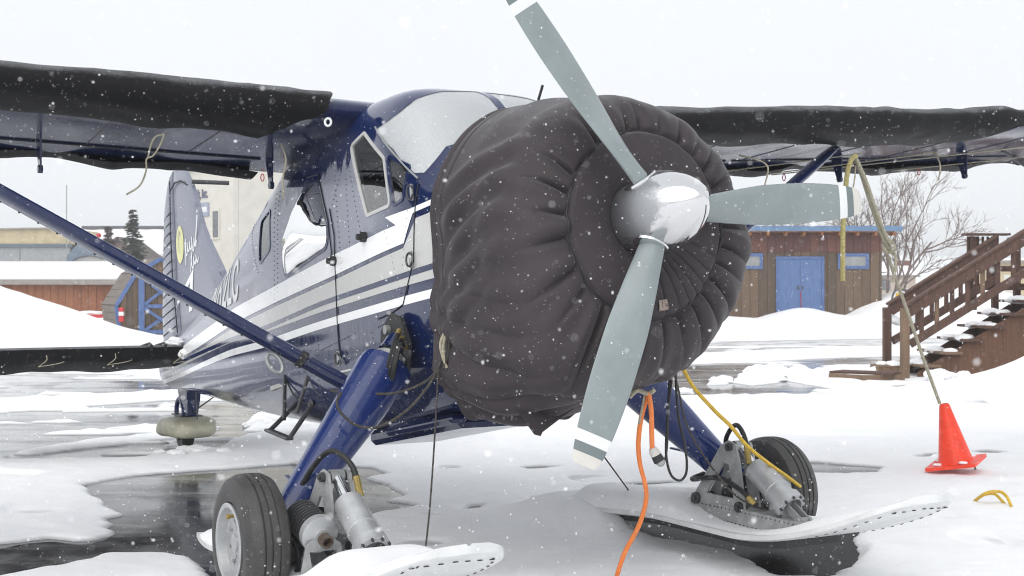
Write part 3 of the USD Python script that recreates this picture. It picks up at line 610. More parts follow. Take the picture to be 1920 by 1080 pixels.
for sgn in (-1, 1):
    x1 = sx[sx < -1.74]
    zig = Polygon(list(zip(x1, mt(x1))) + [(-1.72, .29), (-1.66, .24), (-1.745, .355), (-1.30, .335), (-1.10, .345), (-1.10, .305), (-1.32, .295), (-1.50, .165)] + list(zip(x1[::-1], mb(x1[::-1]))))
    zig = Polygon(list(zip(x1, mt(x1))) + [(-1.60, .285), (-1.735, .36), (-1.40, .335), (-1.10, .345), (-1.10, .312), (-1.385, .305), (-1.515, .165)] + list(zip(x1[::-1], mb(x1[::-1]))))
    obj('white_stripe', flank_poly(zig.buffer(0), .0025, sgn), 'white_paint', fus, smooth=40, label='broad white lightning stripe')
    obj('grey_field', flank_patch(sx, l1t(sx) + .055, np.where(sx > -1.5, .272 - (sx + 1.1) * .28 * (sx < -1.3) * 0 - .02, mb(sx) - .028) * (sx <= -1.5) + (sx > -1.5) * (.145 + np.clip((sx + 1.5) / .13, 0, 1) * .125), .0022, sgn, 5), 'grey_paint', fus, smooth=40)
    z2 = curve([(-8.7, .335), (-5.4, .175), (-3.6, .06), (-2.8, .045), (-2.0, .01), (-1.1, -.03)])
    obj('blue_pinstripe', flank_patch(sx, z2(sx) - .016, z2(sx) + .016, .0036, sgn), 'navy_paint', fus, smooth=40)
    obj('white_stripe', flank_patch(sx, l1b(sx), l1t(sx), .0025, sgn), 'white_paint', fus, smooth=40, label='narrow lower white stripe')
    # registration letters
    t = meshkit.text_mesh('N62LC', .31, .001, bold=True); v, tf = trimesh.remesh.subdivide_to_size(np.array(t.vertices), np.array(t.faces), .045); v[:, 0] *= .86
    if sgn < 0: v[:, 0] = v[:, 0]
    wx = (-5.98 + v[:, 0]) if sgn < 0 else (-4.75 - v[:, 0])
    wz = .455 + v[:, 1] - (wx + 5.4) * .045
    P = np.stack([wx, sgn * (side(wx, wz) + .004 + v[:, 2]), wz], 1)
    obj('registration', trimesh.Trimesh(B(P), tf[(v[tf][:, :, 2] > .0005).all(1)], process=False), 'letter_paint', fus, smooth=False)
# seams, hinges, latches on the right flank
def seam(px, w=.008, off=.004, y=-.62):
    pts = np.array(px, float)
    ls = LineString(pts).segmentize(.05); q = np.array(ls.coords)
    P = np.stack([q[:, 0], -(side(q[:, 0], q[:, 1]) + off), q[:, 1]], 1)
    return tube(B(P), w / 2, 6)
obj('door_seam', seam([(-1.335, .46), (-1.36, .30), (-1.405, .05), (-1.58, -.165), (-1.72, -.185), (-1.93, -.19)]), 'dark_line', fus)
obj('door_seam', seam([(-2.545, .60), (-2.50, .43), (-2.525, .1), (-2.55, -.20), (-2.56, -.33)]), 'dark_line', fus)
obj('door_seam', seam([(-2.93, .90), (-2.72, .87), (-2.58, .53), (-2.56, .33), (-2.60, .26)]), 'dark_line', fus)
obj('pillar_seam', seam([(-1.86, .93), (-1.70, .79), (-1.345, .49)], .012), 'grey_metal', fus)
for (x, z, r) in [(-1.365, .415, .038), (-1.405, .05, .036), (-2.55, -.335, .034)]:
    p = np.array([x, -(float(side(x, z)) + .02), z])
    hg = sub('hinge', fus)
    ring = np.array([p + [r * math.cos(a), -.012, r * math.sin(a)] for a in np.linspace(.5, 2 * math.pi - .5, 20)])
    obj('hinge_ring', tube(B(ring), .006, 8), 'dark_metal', fus)
    obj('hinge_pin', rod(B(p + [0, 0, -.045]), B(p + [0, 0, .045]), .011), 'grey_metal', fus)
    stage.RemovePrim(hg.GetPath())
for (x, z) in [(-2.515, .265), (-2.03, .31)]:
    p = np.array([x, -(float(side(x, z)) + .012), z])
    obj('latch', lathe(B(p + [0, .012, 0]), -LV, [(0, .0), (0, .03), (.03, .03), (.034, .018), (.055, .018), (.058, 0)], 16), 'black_rubber', fus)
obj('door_step_rail', beam(B([-2.42, -.60, -.42]), B([-2.86, -.60, -.40]), .012, .012, LV), 'grey_paint', fus)
rv = []
def rivets(a, b, step=.032):
    n = int(math.hypot(b[0] - a[0], b[1] - a[1]) / step)
    for k in range(n + 1):
        x, z = a[0] + (b[0] - a[0]) * k / n, a[1] + (b[1] - a[1]) * k / n
        c = B([x, -(float(side(x, z)) + .0005), z]); m = trimesh.creation.icosphere(0, .0045)
        rv.append(trimesh.Trimesh(np.array(m.vertices) + c, m.faces, process=False))
rivets((-2.24, .88), (-2.10, .36)); rivets((-2.27, .88), (-2.27, .30)); rivets((-2.32, .82), (-2.50, .62)); rivets((-2.45, .95), (-2.42, .2)); rivets((-1.44, .33), (-1.55, .05), .04)
rivets((-2.05, -.25), (-1.95, -.62)); rivets((-2.30, -.22), (-2.86, -.24)); rivets((-3.5, .95), (-3.62, .2)); rivets((-3.58, .95), (-3.70, .2)); rivets((-1.6, -.22), (-1.95, -.235), .025); rivets((-4.1, .5), (-4.4, .92)); rivets((-1.25, -.3), (-1.5, -.62)); rivets((-2.9, -.2), (-3.1, -.6)); rivets((-1.75, .28), (-1.60, -.1), .04)
obj('rivets', rv, 'dark_metal', fus, smooth=False, kind='stuff')
obj('antenna', [rod(B([-1.16, .10, .70]), B([-1.14, .10, .90]), .012), rod(B([-1.165, .10, .89]), B([-1.08, .10, .985]), .008)], 'dark_metal', plane)
obj('antenna', rod(B([-2.9, .2, 1.2]), B([-3.0, .2, 1.52]), .003, 6), 'grey_metal', plane)
obj('antenna', rod(B([-3.4, -.3, 1.2]), B([-3.5, -.3, 1.60]), .003, 6), 'grey_metal', plane)
obj('belly_keel', box(B([-2.4, 0, -.80]), (1.3, .5, .10), [FV, LV, UV], .03), 'navy_paint', plane)
obj('exhaust_pipe', [tube(B([(-1.0, -.26, -.70), (-1.65, -.27, -.70)]), .055, 16)], 'rust', plane)
obj('exhaust_shroud', [tube(B([(-1.62, -.27, -.70), (-2.5, -.28, -.76)]), .065, 16), box(B([-2.1, -.3, -.80]), (.9, .12, .05), [FV, LV, UV], .02)], 'navy_paint', plane)

# ------------------------------------------------------------------ wings
def zwing(y): return 1.105 + (.062 * y if y > 0 else -.030 * y * 1.0)
def aerofoil(n=28):
    t = np.linspace(0, math.pi, n); x = (1 - np.cos(t)) / 2
    th = 5 * .155 * (.2969 * np.sqrt(x) - .126 * x - .3516 * x**2 + .2843 * x**3 - .1015 * x**4); cam_ = .035 * (1 - (2 * x - .8) ** 2) * .8
    return x, cam_ + th, cam_ - th * .85
AX, AU, AL = aerofoil()
CH, XLE, INC = 1.62, -2.20, -.045
def wing_pt(y, x, z): return np.array([XLE - CH * x, y, zwing(y) + CH * z - INC * CH * x])
def wing_sec(y, grow=0.0):
    up = [wing_pt(y, x, u) for x, u in zip(AX, AU)]; lo = [wing_pt(y, x, l) for x, l in zip(AX[1:-1], AL[1:-1])]
    return np.array(up + lo[::-1])
for sgn in (-1, 1):
    ys = np.r_[.3, .62, 1.2, 2.2, 3.2, 4.2, 5.2, 6.2, 6.9, 7.2, 7.32]
    S = []
    for y in ys:
        s = wing_sec(sgn * y)
        if y > 6.9:
            k = 1 - (.25 if y < 7.3 else .6) * (y - 6.9) / .4; c = s.mean(0); s = c + (s - c) * np.array([k, 1, k])
        S.append(B(s))
    wing = obj('wing', outward(loft(S)), 'wing_paint', plane, smooth=35)
    under = lambda y, x, d=.004: B(wing_pt(sgn * y, x, np.interp(x, AX, AL)) - np.array([0, 0, d]))
    for y0, y1 in ((.75, 3.25), (3.32, 6.8)):
        obj('hinge_gap', tube(np.array([under(y, .74) for y in np.linspace(y0, y1, 10)]), .008, 6), 'dark_line', wing)
    for y in (1.25, 1.9, 2.6, 3.4, 4.2, 5.0, 5.8):
        obj('panel_seam', tube(np.array([under(y, x, .001) for x in np.linspace(.12, .72, 8)]), .004, 5), 'dark_line', wing)
    for y in (.72, 2.2, 4.4, 5.95):
        a, b = under(y, .62, 0), under(y, .72, .20)
        br = [prism([(-.07, 0), (.07, 0), (.022, -.24), (-.022, -.24)], under(y, .68, -.02) - .006 * LV, FV, UV, LV, .012), rod(under(y, .68, .20) - .014 * LV, under(y, .68, .20) + .014 * LV, .026)]
        obj('hinge_bracket', br, 'navy_paint', wing)
    obj('pitot_arm' if sgn > 0 else 'tie_ring', [rod(under(6.25, .55, 0), under(6.75, .55, .27), .016), rod(under(6.68, .55, .27), under(6.9, .55, .30), .02)] if sgn > 0 else [tube(np.array([under(3.6, .3, .03) + .03 * (math.cos(a) * FV + math.sin(a) * UV) for a in np.linspace(0, 2 * math.pi, 16)]), .006, 6)], 'dark_metal', wing)
    # lift strut: streamlined tube with a pale lower edge strip of holes
    ya = 3.72 if sgn > 0 else 3.30; up_, lo_ = B([-2.66, sgn * ya, zwing(sgn * ya) - .10]), B([-2.05, sgn * .66, -.62])
    d = unit(up_ - lo_); cx = unit(FV - d * (FV @ d)); n_ = np.cross(d, cx); a = np.arange(20) * 2 * math.pi / 20
    prof = .098 * np.cos(a)[:, None] * cx + .036 * np.sin(a)[:, None] * n_
    strut = obj('wing_strut', outward(loft([lo_ + prof * .7, lo_ + d * .15 + prof, up_ - d * .2 + prof, up_ + prof * .8])), 'navy_paint', plane, smooth=50)
    obj('strut_collar', outward(loft([lo_ + d * .42 + prof * 1.14, lo_ + d * .46 + prof * 1.14])), 'black_rubber', strut)
    if sgn < 0:
        for k in range(24):
            p = lo_ + d * (.8 + k * .115)
            obj('drain_hole', trimesh.Trimesh(np.array(trimesh.creation.icosphere(1, .007).vertices) + p - .052 * cx - .030 * n_, trimesh.creation.icosphere(1, .007).faces, process=False), 'dark_line', strut)
        q = lo_ + d * .62 - .05 * UV
        obj('tie_ring', tube(np.array([q + .05 * (math.cos(t) * d + math.sin(t) * UV) - .06 * UV for t in np.linspace(0, 2 * math.pi, 20)]), .012, 8), 'grey_metal', strut)

# ------------------------------------------------------------------ tail
fin_pts = [(-6.70, 1.02), (-6.87, 1.18), (-7.06, 1.36), (-7.25, 1.58), (-7.38, 1.82), (-7.53, 2.04), (-7.72, 2.23), (-7.93, 2.32), (-8.12, 2.34), (-8.17, 2.26), (-8.20, 1.24), (-8.12, .60), (-7.2, .58), (-6.6, .75)]
rud_pts = [(-8.17, 2.34), (-8.32, 2.30), (-8.45, 2.18), (-8.58, 1.99), (-8.68, 1.66), (-8.76, 1.30), (-8.85, .95), (-8.86, .66), (-8.70, .52), (-8.30, .52), (-8.14, .62), (-8.22, 1.24), (-8.19, 2.26)]
def slab(poly, thick, taper_x0, taper_x1, edge=.35):
    p = Polygon(poly).buffer(0); m = trimesh.creation.extrude_polygon(p.segmentize(.08), 1.0, engine='earcut'); v, f = np.array(m.vertices), np.array(m.faces)
    v, f = trimesh.remesh.subdivide_to_size(v, f, .12)
    import shapely; dd = shapely.distance(p.exterior, shapely.points(v[:, :2]))
    k = edge + (1 - edge) * np.clip(dd / .16, 0, 1) ** .6
    t = thick * (1 - .55 * np.clip((taper_x0 - v[:, 0]) / (taper_x0 - taper_x1), 0, 1)) * k
    return trimesh.Trimesh(B(np.stack([v[:, 0], (v[:, 2] - .5) * t, v[:, 1]], 1)), f, process=False)
fin = obj('tail_fin', slab(fin_pts, .12, -6.9, -8.8), 'fin_paint', plane, smooth=45)
rud = obj('rudder', slab(rud_pts, .10, -8.1, -8.9), 'fin_paint', plane, smooth=45)
for k in range(14):
    z = 1.92 - k * .098
    a = np.interp(z, [.6, 1.24, 2.2], [-8.16, -8.23, -8.20]); b = np.interp(z, [.66, .95, 1.3, 1.66, 1.99], [-8.80, -8.79, -8.70, -8.62, -8.52])
    for s in (-1, 1):
        obj('rudder_rib', tube(B(np.array([(a, s * .050, z), ((a + b) / 2, s * .042, z - .01), (b, s * .026, z - .02)])), .0045, 5), 'dark_line', rud)
obj('hinge_gap', tube(B(np.array([(-8.19, -.046, 2.24), (-8.215, -.056, 1.7), (-8.215, -.058, 1.24), (-8.14, -.056, .66)])), .006, 6), 'dark_line', fin)
obj('fin_seam', tube(B(np.array([(-8.19, -.05, 2.13), (-7.95, -.062, 2.16), (-7.75, -.058, 2.13), (-7.62, -.035, 2.06), (-7.57, -.01, 2.03)])), .008, 6), 'dark_line', fin)
def fin_film(poly, m, name, off=.064):
    g = join([trimesh.creation.extrude_polygon(p, .002, engine='earcut') for p in getattr(poly, 'geoms', [poly])]); v = np.array(g.vertices)
    yy = .060 * (1 - .55 * np.clip((-6.9 - v[:, 0]) / 1.9, 0, 1)) + .0035
    obj(name, trimesh.Trimesh(B(np.stack([v[:, 0], -yy - v[:, 2], v[:, 1]], 1)), g.faces[:, ::-1], process=False), m, fin, smooth=False)
oval = affinity.scale(Point(-7.93, 1.52).buffer(1, quad_segs=10), .14, .19)
fin_film(oval, 'yellow_paint', 'yellow_emblem'); fin_film(affinity.scale(Point(-7.93, 1.55).buffer(1, quad_segs=8), .075, .115).difference(affinity.scale(Point(-7.90, 1.53).buffer(1, quad_segs=8), .06, .09)), 'white_paint', 'emblem_bird', .067)
def script(x0, z0, wdt, hgt, n, seed):
    r = np.random.default_rng(seed); pts = []
    for k in range(n * 6 + 1):
        a = k / 6 * 2 * math.pi; pts.append((x0 + wdt * k / (n * 6) + .018 * math.cos(a), z0 + hgt * .5 * math.sin(a) * (1 + .7 * (k // 6 % 3 == 0))))
    return LineString(pts).buffer(.010)
fin_film(script(-7.76, 1.43, .42, .09, 5, 1).union(LineString([(-7.36, 1.42), (-7.26, 1.66)]).buffer(.012)).union(LineString([(-7.74, 1.28), (-7.70, 1.52)]).buffer(.011)), 'white_paint', 'fin_script')
fin_film(script(-7.56, 1.26, .26, .08, 3, 2).union(LineString([(-7.58, 1.18), (-7.50, 1.36)]).buffer(.010)), 'white_paint', 'fin_script')
fin_film(Polygon([(-8.14, .98), (-7.48, 1.19), (-7.60, .80), (-7.72, .80), (-7.62, 1.08), (-8.13, .94)]).buffer(0), 'white_paint', 'fin_stripe')
for sgn in (-1, 1):
    S = []
    for y in (.05, .6, 1.4, 2.1, 2.32, 2.42):
        k = 1 if y < 2.2 else (.85 if y < 2.4 else .5); c = 1.05 * k
        up = [(-7.35 - (1 - k) * .4 - c * x, sgn * y, .375 + c * u * .55) for x, u in zip(AX, AU)]; lo = [(-7.35 - (1 - k) * .4 - c * x, sgn * y, .375 + c * l * .55) for x, l in zip(AX[1:-1], AL[1:-1])]
        S.append(B(np.array(up + lo[::-1])))
    obj('tailplane', outward(loft(S)), 'navy_paint', plane, smooth=40)
# tail leg, fork, ski
obj('tail_leg', outward(loft([B(np.array([(x, y, z)[:3] for x, y in ((-8.02 - w, -t), (-8.02 + w, -t), (-8.02 + w, t), (-8.02 - w, t))])) for z, w, t in ((.14, .17, .075), (-.05, .13, .065), (-.20, .07, .05))])), 'navy_paint', plane, smooth=30)
tg = Gr([-8.05, 0, 0.0])
fork = [tube(tg + np.array([[.13 * math.cos(a) * FH[0], .13 * math.cos(a) * FH[1], .36 + .14 * math.sin(a)] for a in np.linspace(-.5, math.pi + .5, 18)]) + s * .05 * LV, .024, 8) for s in (-1, 1)]
obj('tail_fork', fork + [tube([tg + np.array([0, 0, .48]), tg + np.array([0, 0, .60])], .05, 12)], 'leg_paint', plane)
obj('tail_wheel', lathe(tg - .06 * LV + np.array([0, 0, .14]), LV, [(0, .06), (0, .12), (.03, .14), (.09, .14), (.12, .12), (.12, .06)], 24), 'tyre_rubber', plane)
P = []
for x, hw, zt, zb in [(-.60, .03, .085, .06), (-.50, .13, .14, .075), (-.36, .20, .225, .10), (-.16, .24, .305, .115), (.10, .25, .335, .12), (.28, .235, .335, .125), (.39, .19, .305, .14), (.45, .12, .27, .17), (.47, .05, .24, .20)]:
    a = np.arange(24) * 2 * math.pi / 24; c, s = np.cos(a), np.sin(a); m_, h_ = (zt + zb) / 2, (zt - zb) / 2
    P.append(np.array([tg + x * FH + LV * hw * np.sign(cc) * abs(cc) ** .6 + np.array([0, 0, m_ + h_ * np.sign(ss) * abs(ss) ** .6]) for cc, ss in zip(c, s)]))
tski = obj('tail_ski', outward(loft(P)), 'tail_ski_cream', plane, smooth=50)
obj('ski_top_scuff', box(tg + .06 * FH + np.array([0, 0, .338]), (.36, .22, .012), [FH, LV, np.array([0, 0, 1.])], .004), 'dark_metal', tski)
obj('tail_cable', tube([tg + .12 * FH + np.array([0, 0, .34]), B([-6.95, 0, -.06])], .007, 6), 'dark_metal', plane)
obj('steering_link', [tube(spline([B([-8.0, -.02, .10]), B([-7.75, -.05, .06]), B([-7.55, -.05, .07])], 4), .016, 8), rod(B([-7.62, -.05, .06]), B([-7.62, -.05, -.26]), .006)], 'dark_metal', plane)
# boarding step under the rear door
obj('boarding_step', [rod(B([-3.66, -.575, -.30]), B([-3.44, -.68, -.62]), .013), rod(B([-3.20, -.58, -.35]), B([-3.22, -.67, -.60]), .013), rod(B([-3.68, -.44, -.45]), B([-3.58, -.73, -.675]), .016), rod(B([-3.34, -.42, -.42]), B([-3.22, -.73, -.76]), .016), beam(B([-3.62, -.735, -.67]), B([-3.20, -.735, -.765]), .055, .02, UV, .006)] + [tube(B(np.array([(-3.36 + k * .02, -.49 - k * .012, -.50 - k * .012 - 0.0), (-3.35 + k * .02, -.51 - k * .012, -.50 - k * .012)])), .024, 8) for k in range(4)] + [tube(spline([B([-3.64, -.58, -.33]), B([-3.52, -.55, -.48]), B([-3.36, -.46, -.56])], 6), .006, 6), tube(spline([B([-3.19, -.585, -.38]), B([-3.1, -.55, -.50]), B([-2.95, -.46, -.58])], 6), .006, 6)], 'dark_metal', plane)

# ------------------------------------------------------------------ propeller
sp = obj('spinner', lathe(B([0, 0, 0]), FV, [(-.135, 0), (-.135, .178), (-.125, .188), (-.06, .197), (0, .198), (.06, .192), (.12, .178), (.18, .157), (.23, .131), (.275, .102), (.31, .074), (.335, .046), (.349, .023), (.355, .0)], 72), 'polished_metal', plane, smooth=35)
obj('spinner_seam', [tube(B(np.array([(x + .001, r * math.cos(a), r * math.sin(a)) for x, r in ((.06, .1925), (.12, .1785), (.18, .1575), (.23, .1315), (.275, .1025), (.31, .0745), (.335, .0465))])), .0022, 5) for a in (math.radians(38), math.radians(-62))], 'dark_metal', sp)
R0 = 1.288
bc = PchipInterpolator([.14, .26, .45, .65, .85, 1.05, 1.18, R0], [.115, .135, .172, .20, .205, .19, .165, .125])
bb = PchipInterpolator([.14, .45, .8, R0], [38, 24, 14, 8])
bt = PchipInterpolator([.14, .4, .8, R0], [.075, .04, .02, .008])
def blade_part(an, r0, r1, n):
    e = math.cos(an) * LV + math.sin(an) * UV; t = -math.sin(an) * LV + math.cos(an) * UV; S = []
    m = 22; a = np.arange(m) * 2 * math.pi / m; cx, sy = np.cos(a), np.sin(a)
    for r in np.linspace(r0, r1, n):
        b = math.radians(float(bb(r))); c = float(bc(r)); th = float(bt(r))
        if r > R0 - .03: c *= .97 - .25 * ((r - R0 + .03) / .03) ** 3
        ch = math.cos(b) * t + math.sin(b) * FV; nn = math.cos(b) * FV - math.sin(b) * t
        x = cx * .5 + .06; y = sy * .5 * (1 + .35 * cx) + .22 * (1 - (2 * cx * .5) ** 2)
        S.append(HUB + r * e + ch * (x * c)[:, None] + nn * (y * th)[:, None] + (.02 * FV))
    return outward(loft(S))
for k in range(3):
    an = .066 + k * 2 * math.pi / 3
    bl = sub('propeller_blade', plane)
    obj('blade', blade_part(an, .14, 1.136, 40), 'blade_paint', bl, smooth=60)
    obj('white_band', blade_part(an, 1.1361, 1.188, 4), 'blade_white', bl, smooth=60)
    obj('dark_band', blade_part(an, 1.1881, 1.233, 4), 'blade_dark', bl, smooth=60)
    obj('blade_tip', blade_part(an, 1.2331, R0, 8), 'blade_tip', bl, smooth=60)
    e = math.cos(an) * LV + math.sin(an) * UV
    obj('blade_collar', lathe(HUB + e * .165 + .02 * FV, e, [(0, .0), (0, .088), (.022, .086), (.026, .07), (.026, 0)], 28), 'bright_metal', bl, smooth=30)

# ------------------------------------------------------------------ quilted engine cover
TH = np.radians([0, 30, 60, 90, 115, 135, 160, 180, 200, 214, 226, 240, 255, 270, 300, 330, 360])
from scipy.interpolate import CubicSpline
def ring_of(v): return CubicSpline(TH, np.r_[v, v[0]], bc_type='periodic')
CX = [-.42, -.75, -1.13]
CR = [ring_of(v) for v in ([.70, .715, .745, .78, .775, .75, .77, .79, .90, .93, .85, .77, .715, .69, .685, .69],
                           [.785, .79, .76, .73, .725, .72, .79, .84, .96, 1.0, .92, .80, .715, .675, .71, .765],
                           [.865, .86, .76, .69, .67, .68, .79, .85, .91, .975, .925, .79, .672, .632, .70, .79])]
def cover_R(th, x):
    a = np.stack([c(th) for c in CR], -1); t = np.clip((np.asarray(x) - CX[0]) / (CX[2] - CX[0]), 0, 1)
    k1 = np.clip(t / .47, 0, 1); k2 = np.clip((t - .47) / .53, 0, 1)
    return a[..., 0] * (1 - smooth01(k1)) + a[..., 1] * (smooth01(k1) - smooth01(k2)) + a[..., 2] * smooth01(k2)
nt, ns = 760, 230
th = np.arange(nt) * 2 * math.pi / nt; s = np.linspace(0, 1, ns)
T_, S_ = np.meshgrid(th, s, indexing='ij')
ring_r = .455 + .02 * np.sin(2 * T_ + .5)
phi = np.clip((S_ - .2) / .27, 0, 1) * math.pi / 2
Rsh = cover_R(T_, np.full_like(T_, -.42))
r = np.where(S_ < .2, .175 + (ring_r - .175) * (S_ / .2), ring_r + (Rsh - ring_r) * np.sin(phi) ** .92)
xx = np.where(S_ < .2, -.12 - .015 * (1 - S_ / .2) ** 2, -.12 - .30 * (1 - np.cos(phi) ** 1.0))
hem = -1.115 - .02 * np.sin(3 * T_) - .10 * np.exp(-((np.degrees(T_) - 5) / 45) ** 2) - .08 * np.exp(-((np.degrees(T_) - 365) / 45) ** 2)
k = np.clip((S_ - .47) / .53, 0, 1)
xx = np.where(S_ > .47, -.42 + (hem + .42) * k, xx)
r = np.where(S_ > .47, cover_R(T_, xx), r)
P = np.stack([xx, r * np.sin(T_), r * np.cos(T_)], -1)
P[..., 1] += .02 * np.exp(-((S_ - .2) / .2) ** 2); P[..., 2] += -.02 * np.exp(-((S_ - .2) / .2) ** 2)
du = np.roll(P, -1, 0) - np.roll(P, 1, 0); dv = np.gradient(P, axis=1); N = np.cross(du, dv); N /= np.linalg.norm(N, axis=-1, keepdims=True) + 1e-12
# gathers run out from the ring seam
crl = [(301, .13, .034, .3), (288, .14, .036, .25), (274, .10, .030, .15), (261, .12, .036, -.15), (243, .13, .034, -.3), (231, .09, .030, -.4), (216, .17, .036, -.5), (205, .10, .024, -.3), (330, .09, .030, .1), (343, .05, .018, .0), (355, .07, .030, .05),
       (4, .10, .028, -.05), (17, .06, .022, -.1), (31, .09, .034, -.15), (43, .06, .022, -.2), (54, .12, .036, -.2), (66, .07, .026, -.2), (79, .13, .034, -.1), (91, .09, .026, .0), (103, .15, .034, .1), (114, .10, .026, .1), (126, .16, .032, .1), (138, .12, .028, .1), (150, .14, .030, .1), (162, .12, .028, .05), (174, .14, .028, .0), (188, .12, .026, -.1)]
D = np.zeros_like(T_)
port = np.exp(-((np.degrees(T_) - 95) / 85) ** 4)
crs = np.radians(sorted(c[0] for c in crl))
idx = np.searchsorted(crs, T_[:, 0]) % len(crs); c0 = crs[idx - 1]; c1 = crs[idx]
t = ((T_[:, 0] - c0) % (2 * math.pi)) / ((c1 - c0) % (2 * math.pi))
D += .007 * (1 - np.abs(2 * t - 1) ** 2.5)[:, None] * np.where(S_ > .2, np.exp(-(np.abs(S_ - .2) / .16) ** 2) * smooth01((S_ - .2) / .02), 0) * (.25 + .75 * port)
for c, L, dp, bend in crl:
    c = math.radians(c); ds_ = np.clip(S_ - .2, 0, 1)
    dth = (T_ - c - bend * ds_ * 1.6 + math.pi) % (2 * math.pi) - math.pi; w = dth * r
    fall = np.where(S_ > .2, np.exp(-(ds_ / L) ** 3.0), 0) * smooth01(ds_ / .012)
    D -= dp * 1.25 * np.exp(-(np.abs(w) / .016) ** 1.3) * fall
    D += dp * .40 * np.exp(-((w - .055 * (1 if bend <= 0 else -1)) / .036) ** 2) * np.where(S_ > .2, np.exp(-(ds_ / (L * 1.5)) ** 2), 0)
    D -= dp * .5 * np.exp(-((w + .07 * (1 if bend <= 0 else -1)) / .05) ** 2) * np.where(S_ > .2, np.exp(-(ds_ / (L * 1.7)) ** 2), 0)
D -= .020 * np.exp(-((S_ - .2) / .008) ** 2)
inner = smooth01(S_ / .05) * (S_ < .2)
lowr = np.exp(-((np.degrees(T_) - 150) / 45) ** 2)
for c in np.radians([112, 124, 134, 143, 152, 161, 172, 184]):
    dth = T_ - c - .1 * (S_ - .1)
    D -= .016 * np.exp(-np.abs(dth * r / .009)) * inner
D += .018 * np.sin(math.pi * np.clip(S_ / .2, 0, 1)) * (S_ < .2)
# second seam low on the left side, long slack folds elsewhere
arc = np.exp(-((np.degrees(T_) - 140) / 62) ** 6)
D -= .013 * np.exp(-((S_ - .44 - .03 * np.sin(5 * T_)) / .006) ** 2) * arc
for c in np.radians([100, 112, 121, 131, 140, 149, 158, 168, 179]):
    dth = T_ - c + .25 * (S_ - .45); D -= .022 * np.exp(-np.abs(dth * r / .014)) * smooth01((S_ - .40) / .05) * np.exp(-((S_ - .45) / .28) ** 2)
    D += .016 * np.exp(-((dth - .08) * r / .045) ** 2) * smooth01((S_ - .40) / .06)
q = np.stack([np.cos(T_) * 2.6 + xx * .9, np.sin(T_) * 2.6, S_ * 1.5], -1)
D += .040 * (meshkit.fbm(q, 2, 5) - .5) * smooth01(S_ / .15)
w_ = T_ - .35 * S_
ridge = 1 - np.abs(2 * meshkit.noise(np.stack([np.cos(w_) * 3.2, np.sin(w_) * 3.2, S_ * 1.1], -1), 8) - 1)
for c, sl, dp, wd in ((300, -1.05, .009, .040), (283, -1.0, .008, .036), (268, -.85, .010, .040), (254, -.65, .010, .036)):
    dth = T_ - math.radians(c) - sl * (S_ - .5); bl = smooth01((S_ - .42) / .15) * (1 - smooth01((S_ - .86) / .12))
    D += dp * np.exp(-(dth * r / wd) ** 2) * bl - dp * .9 * np.exp(-((dth * r + wd * 1.9) / (wd * .8)) ** 2) * bl
drape = np.exp(-((np.degrees(T_) - 222) / 34) ** 2) * smooth01((S_ - .28) / .3)
for c, sl in ((196, .5), (205, .62), (214, .45), (224, .7), (235, .55), (247, .6)):
    dth = T_ - math.radians(c) - sl * (S_ - .6)
    D -= .028 * np.exp(-np.abs(dth * r / .035)) * drape; D += .024 * np.exp(-((dth - .09) * r / .055) ** 2) * drape
for c, sl, dp in ((292, -.35, .036), (277, -.30, .028), (262, -.1, .024), (308, -.4, .028), (246, .1, .02)):       # slack folds sweeping back over the right flank
    dth = T_ - math.radians(c) - sl * (S_ - .45); bl = smooth01((S_ - .33) / .15) * np.exp(-((S_ - .58) / .30) ** 4)
    D += dp * np.exp(-(dth * r / .06) ** 2) * bl; D -= dp * .7 * np.exp(-((dth + .13) * r / .05) ** 2) * bl
D -= .014 * np.exp(-((S_ - .90) / .007) ** 2) + .012 * np.exp(-((S_ - .965) / .006) ** 2)
D += .016 * np.exp(-((S_ - .985) / .014) ** 2)
P = P + N * D[..., None]
cover_top = B(P.reshape(-1, 3)).reshape(P.shape)
inn = P + N * -.012
both = np.concatenate([P, inn[:, ::-1]], 1)
cover = thing('engine_cover', 'quilted charcoal fabric cover gathered round the engine behind the propeller', 'cover', B([-.6, 0, -.8]))
obj('cover_cloth', grid_mesh(B(both.reshape(-1, 3)).reshape(both.shape), closed_u=True, flip=False), 'engine_cloth', cover, smooth=True)
isr = int(round(.2 * (ns - 1)))
for sv, a0, a1 in ((.44, 92, 196), (.90, 205, 350), (.965, 205, 350)):
    j = int(round(sv * (ns - 1))); ii = np.arange(int(a0 / 360 * nt), int(a1 / 360 * nt), 3); jj = np.clip(np.round((sv + (.03 * np.sin(5 * th[ii]) if sv < .5 else 0)) * (ns - 1)).astype(int), 0, ns - 1)
    obj('panel_seam', tube(B(P[ii, jj] + N[ii, jj] * .001), .004, 5), 'dark_line', cover)
obj('ring_seam', tube(B(np.vstack([P[::4, isr] + N[::4, isr] * .001, P[:1, isr]])), .0055, 6, cap=False), 'dark_line', cover)
i0 = int(math.radians(178) / (2 * math.pi) * nt)
pa = P[int(166 / 360 * nt), int(.27 * ns)]
def on_cover(deg, s_, lift=.004):
    a, b = int(round(deg / 360 * nt)) % nt, int(round(s_ * (ns - 1))); return P[a, b] + N[a, b] * lift
obj('cloth_label', trimesh.Trimesh(B(np.array([on_cover(d_, s_, .006) for d_ in np.linspace(171, 179, 6) for s_ in np.linspace(.145, .178, 4)])), grid_mesh(np.zeros((6, 4, 3))).faces, process=False), 'label_cloth', cover, smooth=True)
fl = [on_cover(d_, .93, .0) for d_ in (196, 204, 211)]
hemflap = np.array([on_cover(212, .62, 0), on_cover(203, .60, 0), on_cover(194, .58, 0)])
tip = hemflap.mean(0) + np.array([.02, -.05, -.125])
